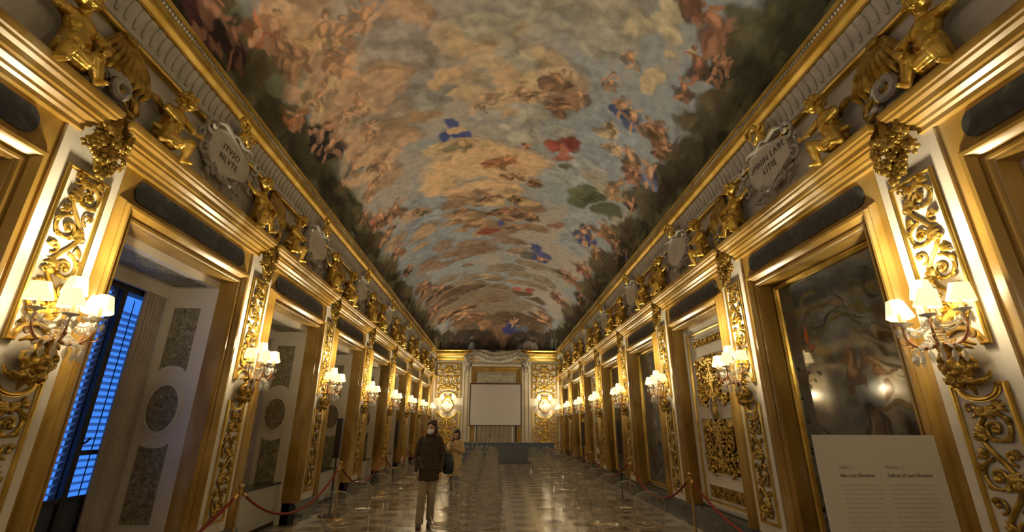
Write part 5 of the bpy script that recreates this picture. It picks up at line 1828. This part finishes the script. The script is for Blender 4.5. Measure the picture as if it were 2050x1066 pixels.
for ci, (x, nm) in enumerate(COLS):
    for k in range(12):
        y = 6.42 + 1.09 * k
        loc = (x + rnd.uniform(-.02, .02), y + rnd.uniform(-.04, .04), 0)
        lab = 'clear acrylic chair %s, %s from the camera' % (nm, ['nearest', 'second', 'third', 'fourth', 'fifth', 'sixth', 'seventh', 'eighth', 'ninth', 'tenth', 'eleventh', 'farthest'][k])
        ro = rnd.uniform(-.05, .05)
        put('chair', CHAIR, loc, ro, lab, 'chair', 'clear acrylic chairs set out in files')

# ================================================================== ROPE BARRIERS
def post_root():
    r = thing('rope_post')
    b = MB(); b.lathe([(.0, 0), (.15, 0), (.15, .012), (.12, .024), (.03, .035), (.0, .035)], n=24, caps=False); link('base', b.mesh('base'), 'brass', r)
    b = MB(); b.lathe([(.016, .03), (.016, .90), (.024, .905), (.024, .93), (.014, .935)], n=12); link('pole', b.mesh('pole'), 'brass', r)
    b = MB(); b.lathe([(.0, .93), (.012, .935), (.03, .955), (.033, .975), (.02, .995), (.0, 1.0)], n=14, caps=False)
    for s in (-1, 1):
        b.tube([(0, s * .02, .915), (0, s * .05, .92), (0, s * .06, .90), (0, s * .045, .885)], .006, 6)
    link('finial', b.mesh('finial'), 'brass', r)
    return r
POST = post_root()
YS = {-1: [2.9, 5.85, 9.4, 12.9, 16.5, 20.2, 23.6], 1: [3.6, 7.35, 10.65, 14.9, 18.4, 21.9]}
for side in (-1, 1):
    for i, y in enumerate(YS[side]):
        lab = 'brass rope post %s on the %s' % (['nearest the camera', 'second from the camera', 'third from the camera', 'fourth from the camera', 'fifth from the camera', 'sixth from the camera', 'seventh from the camera'][i], SIDE[side])
        put('post', POST, (side * 2.92, y, 0), 0, lab, 'rope post', 'brass rope posts')
        if i + 1 < len(YS[side]):
            y2 = YS[side][i + 1]
            b = MB(); pts = []
            for k in range(17):
                t = k / 16
                pts.append((side * 2.92, y + .06 + (y2 - y - .12) * t, .89 - .50 * 4 * t * (1 - t) * (.9 if y2 - y > 3 else .75)))
            o = thing('barrier_rope')
            b.tube(pts, .016, 8); link('cord', b.mesh('cord'), 'rope', o)
            b = MB()
            for a, c in ((pts[0], pts[1]), (pts[-1], pts[-2])):
                A = Vector(a); D_ = (Vector(c) - A).normalized()
                b.tube([tuple(A), tuple(A + D_ * .07)], .019, 8)
            link('end_hooks', b.mesh('end_hooks'), 'brass', o)
            tag(o, 'dark red rope between the %s and %s posts on the %s' % (ORD[i], ORD[i + 1], SIDE[side]), 'rope', 'red barrier ropes')

# ================================================================== COLUMN SPEAKERS
def speaker_root():
    r = thing('column_speaker')
    b = MB(); b.box(-.055, .055, -.055, .055, 1.02, 1.77); link('cabinet', b.mesh('cabinet', False), 'black', r)
    b = MB(); b.box(-.047, .047, -.062, -.055, 1.05, 1.74); link('grille', b.mesh('grille', False), 'iron', r)
    b = MB(); b.lathe([(.017, .02), (.017, 1.02)], n=10); link('pole', b.mesh('pole'), 'black', r)
    b = MB(); b.lathe([(.0, 0), (.2, 0), (.2, .015), (.02, .025), (.0, .025)], n=24, caps=False); link('base', b.mesh('base'), 'black', r)
    return r
SPK = speaker_root()
for (x, y, nm) in ((-3.15, 9.80, 'nearer, by the windows'), (-3.02, 14.8, 'farther, by the windows'), (3.02, 11.75, 'nearer, in front of the mirrors'), (3.02, 16.6, 'farther, in front of the mirrors')):
    put('spk', SPK, (x, y, 0), 0, 'slim black column speaker on a pole, ' + nm, 'speaker', 'slim column speakers on poles')

# ================================================================== TEXT BOARD
t = thing('information_board', (1.765, 2.2, 0))
b = MB(); b.box(-.29, .29, -.006, .006, .82, 1.615); link('panel', b.mesh('panel', False), 'paper', t)
def text(body, x, z, size, m, bold=0.0):
    cu = bpy.data.curves.new('heading', 'FONT'); cu.body = body; cu.size = size; cu.extrude = .0004; cu.offset = bold
    o = bpy.data.objects.new('heading', cu); C.objects.link(o)
    bpy.context.view_layer.update()
    me = bpy.data.meshes.new_from_object(o.evaluated_get(bpy.context.evaluated_depsgraph_get()))
    bpy.data.objects.remove(o)
    q = link('heading', me, m, t, (x, -.0068, z)); q.rotation_euler = (PI / 2, 0, 0)
text('Sala, 5', -.20, 1.470, .026, 'ink2', .0002); text('Sala Luca Giordano', -.20, 1.436, .0205, 'ink', .0006)
text('Room, 5', .02, 1.470, .026, 'ink2', .0002); text('Gallery of Luca Giordano', .02, 1.436, .0205, 'ink', .0006)
rnd = random.Random(21)
for cx, wd in ((-.20, .185), (.02, .205)):
    b = MB()
    for ln in range(26):
        z = 1.400 - ln * .0185
        x = cx
        while x < cx + wd - .012:
            w_ = rnd.uniform(.008, .03); w_ = min(w_, cx + wd - x)
            b.box(x, x + w_, -.0068, -.0062, z, z + .0052); x += w_ + .005
    link('print_column', b.mesh('print_column', False), 'ink2', t)
b = MB(); b.box(-.03, .03, .006, .03, .03, 1.5); link('post', b.mesh('post', False), 'steel', t)
b = MB(); b.box(-.2, .2, -.12, .18, 0, .03); link('foot', b.mesh('foot', False), 'steel', t)
tag(t, 'white text board with two columns of print in the right foreground', 'sign')

# ================================================================== PEOPLE
def capm(mb, p, q, r0, r1, n=10, sx=1.0):
    k = 6; P = Vector(p); Q = Vector(q)
    mb.tube([tuple(P.lerp(Q, i / (k - 1))) for i in range(k)], [r0 + (r1 - r0) * i / (k - 1) for i in range(k)], n)
    mb.ball(p, r0, 10, 7); mb.ball(q, r1, 10, 7)
def ring(c, rx, ry, n=18, ang=0.0):
    return [(c[0] + rx * math.cos(a) * math.cos(ang) - ry * math.sin(a) * math.sin(ang), c[1] + rx * math.cos(a) * math.sin(ang) + ry * math.sin(a) * math.cos(ang), c[2]) for a in [2 * PI * k / n for k in range(n)]]
def hand(mb, c, d, curl, s=1, side=(1, 0, 0)):
    """palm at c, fingers along d, curling towards curl; thumb off the side"""
    c = Vector(c); d = Vector(d).normalized(); cu = Vector(curl).normalized(); sd = Vector(side).normalized()
    capm(mb, c, c + d * .055, .026, .026, 8)
    capm(mb, c + sd * .016, c + sd * .016 + d * .055, .018, .018, 8); capm(mb, c - sd * .016, c - sd * .016 + d * .055, .018, .018, 8)
    for k, L_ in enumerate((.068, .078, .074, .058)):
        o = c + d * .06 + sd * (.027 - .018 * k)
        a = o + d * L_ * .5 + cu * .008; e = a + (d * .55 + cu * .8).normalized() * L_ * .5
        capm(mb, o, a, .0095, .0088, 7); capm(mb, a, e, .0088, .0072, 7)
    o = c + sd * .028 + d * .01; a = o + (sd * .8 + d * .7).normalized() * .035; e = a + (d * .9 + cu * .4).normalized() * .03
    capm(mb, o, a, .012, .010, 7); capm(mb, a, e, .010, .008, 7)
def head_shape(mb, c, f, r=1.0):
    """head centred at c looking along the unit vector f"""
    c = Vector(c); f = Vector(f).normalized(); s = Vector((0, 0, 1)).cross(f).normalized(); up = Vector((0, 0, 1))
    az = math.atan2(f.y, f.x) - PI / 2
    def B(x, y, z, rr): mb.ball(c + (s * -x + f * y + up * z) * r, tuple(v * r for v in rr), 14, 10, rot=(0, 0, az))
    B(0, -.012, .028, (.076, .094, .088)); B(0, .022, -.045, (.058, .066, .070)); B(0, .050, -.088, (.032, .030, .024))
    B(0, .098, -.018, (.013, .020, .024)); B(0, .090, -.002, (.010, .014, .024))
    B(0, .086, -.058, (.026, .014, .011))
    for q in (-1, 1):
        B(q * .032, .074, .020, (.020, .012, .007)); B(q * .036, .066, -.028, (.026, .024, .024)); B(q * .076, -.005, -.012, (.010, .020, .030))
    return s, up, f
def eyes(parent, c, f, r=1.0):
    c = Vector(c); f = Vector(f).normalized(); s = Vector((0, 0, 1)).cross(f).normalized()
    mb = MB()
    for q in (-1, 1): mb.ball(c + (s * -q * .031 + f * .078 + Vector((0, 0, .004))) * r, .011 * r, 9, 7)
    link('eyes', mb.mesh('eyes'), 'hair_black', parent)

# ---- man: dark hair, white face mask, dark coat, khaki trousers, walking towards the camera
pm = thing('person', (-1.17, 8.75, 0))
H = (.03, -.02, 1.60); hf = Vector((-.55, -1, -.02))
sk = MB()
head_shape(sk, H, hf, 1.06)
capm(sk, (.02, .01, 1.42), (.028, 0, 1.54), .058, .052)
# whole body under the clothes
sk.rings([ring((0, .0, .86), .15, .10), ring((0, .0, 1.0), .16, .11), ring((0, 0, 1.15), .15, .10), ring((0, 0, 1.30), .17, .105), ring((.01, .01, 1.42), .12, .08), ring((.015, .01, 1.47), .06, .055)])
capm(sk, (-.16, .01, 1.38), (-.235, .04, 1.12), .05, .042); capm(sk, (-.235, .04, 1.12), (-.20, -.05, .90), .04, .03)
capm(sk, (.18, .01, 1.38), (.25, .05, 1.12), .05, .042); capm(sk, (.25, .05, 1.12), (.235, -.02, .88), .04, .03)
capm(sk, (-.09, 0, .86), (-.105, -.03, .48), .08, .055); capm(sk, (-.105, -.03, .48), (-.12, -.04, .09), .05, .04)
capm(sk, (.09, 0, .86), (.07, .06, .48), .08, .055); capm(sk, (.07, .06, .48), (.035, .24, .10), .05, .04)
hand(sk, (-.20, -.055, .87), (0, -.05, -1), (.5, -.2, -.4), side=(.3, -1, 0)); hand(sk, (.235, -.03, .85), (0, -.05, -1), (-.5, -.2, -.4), side=(-.3, -1, 0))
link('body', fuse(sk, 'body', .009, 1), 'skin', pm)
eyes(pm, H, hf, 1.06)
co = MB()
co.rings([ring((.0, .01, .74), .235, .155), ring((0, .01, .80), .232, .155), ring((0, .0, .95), .215, .145), ring((0, 0, 1.10), .20, .135), ring((0, 0, 1.25), .205, .135), ring((0, .005, 1.36), .205, .125), ring((.005, .01, 1.43), .15, .10), ring((.015, .01, 1.475), .09, .08), ring((.02, .01, 1.50), .075, .07)])
for s_ in (-1, 1):
    sh_ = (s_ * .185, .01, 1.38); el = (s_ * .265, .05, 1.12); wr = (s_ * .235, -.04, .91)
    capm(co, sh_, el, .078, .064); capm(co, el, wr, .062, .05)
co.tube([(-.08, -.06, 1.44), (-.05, -.09, 1.50), (.0, -.085, 1.46)], [.03, .03, .02], 8); co.tube([(.12, -.05, 1.44), (.09, -.08, 1.50), (.03, -.085, 1.46)], [.03, .03, .02], 8)
co.tube([(-.07, .04, 1.47), (.02, .09, 1.50), (.11, .04, 1.47)], [.035, .04, .035], 8)
co.tube([(.0, -.128, .80), (.0, -.135, 1.1), (.0, -.128, 1.40)], .012, 6)
for q in (-1, 1): co.box(q * .12 - .05, q * .12 + .05, -.145, -.12, .92, .945)
link('coat', fuse(co, 'coat', .011, 2), 'coat_dark', pm)
tr = MB()
tr.rings([ring((0, 0, .78), .165, .115), ring((0, 0, .92), .17, .12)])
def leg_cloth(pts):
    tr.rings([ring(p, r_, r_ * 1.05) for p, r_ in pts])
leg_cloth([((-.125, -.035, .065), .085), ((-.122, -.035, .10), .078), ((-.115, -.03, .28), .078), ((-.105, -.03, .48), .085), ((-.095, -.01, .68), .098), ((-.085, 0, .82), .10)])
leg_cloth([((.035, .25, .085), .082), ((.038, .23, .13), .076), ((.055, .14, .30), .076), ((.07, .06, .48), .085), ((.085, .03, .68), .098), ((.085, 0, .82), .10)])
link('trousers', fuse(tr, 'trousers', .011, 2), 'trousers', pm)
for nm, c, a in (('shoe', (-.125, -.085, .0), 0), ('shoe', (.035, .20, .0), 0)):
    b = MB(); x, y, z = c
    b.rings([ring((x, y - .01, .001), .048, .135), ring((x, y - .01, .03), .05, .138), ring((x, y, .055), .044, .12), ring((x, y + .04, .085), .042, .07), ring((x, y + .05, .12), .040, .045)])
    if y > 0: b.xf(Matrix.Translation((0, 0, .0)))
    link(nm, b.mesh(nm, True, 70), 'shoe', pm)
hr = MB(); hc = Vector(H); F_ = hf.normalized(); S_ = Vector((0, 0, 1)).cross(F_).normalized()
def HB(x, y, z, r_): hr.ball(hc + S_ * -x + F_ * y + Vector((0, 0, z)), r_, 10, 8)
HB(0, -.03, .058, (.092, .100, .080)); HB(0, .035, .090, (.072, .055, .036)); HB(0, -.075, -.01, (.078, .055, .085)); HB(0, -.06, -.085, (.068, .045, .06))
for q in (-1, 1):
    HB(q * .078, -.02, .02, (.028, .055, .055)); HB(q * .076, -.045, -.06, (.026, .038, .06)); HB(q * .06, .055, .075, (.035, .03, .035))
link('hair', fuse(hr, 'hair', .009, 2), 'hair', pm)
mk_ = MB()
def MBl(x, y, z, r_): mk_.ball(hc + S_ * -x + F_ * y + Vector((0, 0, z)), r_, 12, 8)
MBl(0, .082, -.062, (.052, .044, .050)); MBl(-.042, .06, -.055, (.030, .045, .036)); MBl(.042, .06, -.055, (.030, .045, .036)); MBl(0, .085, -.030, (.03, .035, .022))
link('face_mask', fuse(mk_, 'face_mask', .007, 2), 'face_mask', pm)
tag(pm, 'person in a dark brown coat, khaki trousers and white face mask walking towards the camera', 'person')
pm.scale = (.88, 1, 1)
bg = thing('shoulder_bag', (-.84, 8.84, 0))
b = MB(); b.rings([ring((0, 0, .83), .075, .05), ring((0, 0, .86), .095, .065), ring((0, 0, 1.0), .10, .07), ring((0, 0, 1.13), .085, .06), ring((0, 0, 1.16), .06, .04)])
link('pouch', b.mesh('pouch', True, 70), 'bag', bg)
b = MB(); b.tube([(-.02, -.03, 1.14), (-.10, -.11, 1.30), (-.18, -.12, 1.44), (-.20, -.04, 1.485), (-.17, .08, 1.42), (-.07, .08, 1.28), (.0, .03, 1.14)], .010, 6)
link('strap', b.mesh('strap'), 'bag', bg)
tag(bg, 'black shoulder bag at the side of the person in the dark coat', 'bag')

# ---- woman: black bob, long tan coat, holding up a phone
pw = thing('person', (-1.04, 12.7, 0))
H = (.02, -.04, 1.415); hf = Vector((-.35, -1, -.18))
sk = MB(); head_shape(sk, H, hf, .96)
capm(sk, (.01, .0, 1.24), (.018, -.015, 1.36), .046, .042)
sk.rings([ring((0, 0, .74), .13, .09), ring((0, 0, .88), .14, .10), ring((0, 0, 1.02), .12, .085), ring((0, 0, 1.14), .14, .09), ring((0, 0, 1.24), .10, .07), ring((.01, 0, 1.28), .05, .045)])
capm(sk, (-.07, 0, .76), (-.065, -.02, .42), .07, .048); capm(sk, (-.065, -.02, .42), (-.06, -.01, .08), .045, .035)
capm(sk, (.07, 0, .76), (.07, .0, .42), .07, .048); capm(sk, (.07, 0, .42), (.07, .03, .08), .045, .035)
capm(sk, (-.14, 0, 1.19), (-.19, -.10, 1.02), .04, .034); capm(sk, (-.19, -.10, 1.02), (-.10, -.26, 1.13), .032, .025)
capm(sk, (.14, 0, 1.19), (.19, -.10, 1.0), .04, .034); capm(sk, (.19, -.10, 1.0), (-.02, -.26, 1.12), .032, .025)
hand(sk, (-.10, -.27, 1.14), (.15, -.1, .9), (.9, -.1, .2), side=(.2, -1, 0)); hand(sk, (-.025, -.27, 1.13), (-.25, -.1, .9), (-.9, -.1, .2), side=(-.2, -1, 0))
link('body', fuse(sk, 'body', .009, 1), 'skin', pw)
eyes(pw, H, hf, .96)
co = MB()
co.rings([ring((0, 0, .42), .185, .135), ring((0, 0, .46), .188, .138), ring((0, 0, .7), .178, .13), ring((0, 0, .88), .168, .122), ring((0, 0, 1.02), .155, .11), ring((0, 0, 1.14), .165, .11), ring((0, 0, 1.21), .14, .095), ring((.01, 0, 1.265), .08, .07), ring((.01, 0, 1.29), .062, .055)])
for s_, wr in ((-1, (-.11, -.235, 1.10)), (1, (.0, -.235, 1.09))):
    sh_ = (s_ * .15, 0, 1.19); el = (s_ * .205, -.10, 1.005)
    capm(co, sh_, el, .062, .055); capm(co, el, wr, .054, .042)
co.tube([(-.06, -.05, 1.23), (-.04, -.10, 1.20), (.0, -.12, 1.05)], [.022, .022, .012], 7); co.tube([(.08, -.05, 1.23), (.05, -.10, 1.20), (.01, -.12, 1.05)], [.022, .022, .012], 7)
link('coat', fuse(co, 'coat', .011, 2), 'coat_tan', pw)
tr = MB()
leg_cloth([((-.06, -.01, .07), .058), ((-.062, -.012, .2), .062), ((-.065, -.015, .42), .072), ((-.07, 0, .6), .08)])
leg_cloth([((.07, .03, .07), .058), ((.07, .02, .2), .062), ((.07, 0, .42), .072), ((.07, 0, .6), .08)])
link('trousers', fuse(tr, 'trousers', .010, 2), 'navy', pw)
b = MB(); b.box(-.008, .004, -.075, -.065, .10, .42); link('side_stripe', b.mesh('side_stripe', False), 'stripe', pw)
for c in ((-.06, -.05), (.07, -.01)):
    b = MB(); x, y = c
    b.rings([ring((x, y - .01, .001), .040, .115), ring((x, y - .01, .03), .042, .118), ring((x, y, .05), .037, .10), ring((x, y + .03, .08), .036, .055), ring((x, y + .04, .11), .035, .04)])
    link('shoe', b.mesh('shoe', True, 70), 'shoe_black', pw)
hr = MB(); hc = Vector(H); F_ = hf.normalized(); S_ = Vector((0, 0, 1)).cross(F_).normalized()
HB(0, -.03, .052, (.088, .092, .074)); HB(0, .042, .066, (.066, .046, .036)); HB(0, -.07, -.02, (.075, .05, .09)); HB(0, -.06, -.10, (.07, .045, .05))
for q in (-1, 1):
    HB(q * .076, -.02, .01, (.026, .052, .06)); HB(q * .074, -.02, -.07, (.025, .045, .06)); HB(q * .066, .03, -.10, (.022, .026, .035))
link('hair', fuse(hr, 'hair', .009, 2), 'hair_black', pw)
tag(pw, 'person with a black bob and long tan coat looking down at a phone', 'person')
ph = thing('smartphone', (-1.105, 12.395, 1.155))
b = MB(); b.box(-.036, .036, -.004, .004, 0, .145); link('case', b.mesh('case', False), 'black', ph)
ph.rotation_euler = (-.25, 0, .1)
tag(ph, 'dark smartphone held up by the person in the tan coat', 'phone')

# ------------------------------------------------------------------ the lamps' own light
for r in roots:
    lamp_at(r)
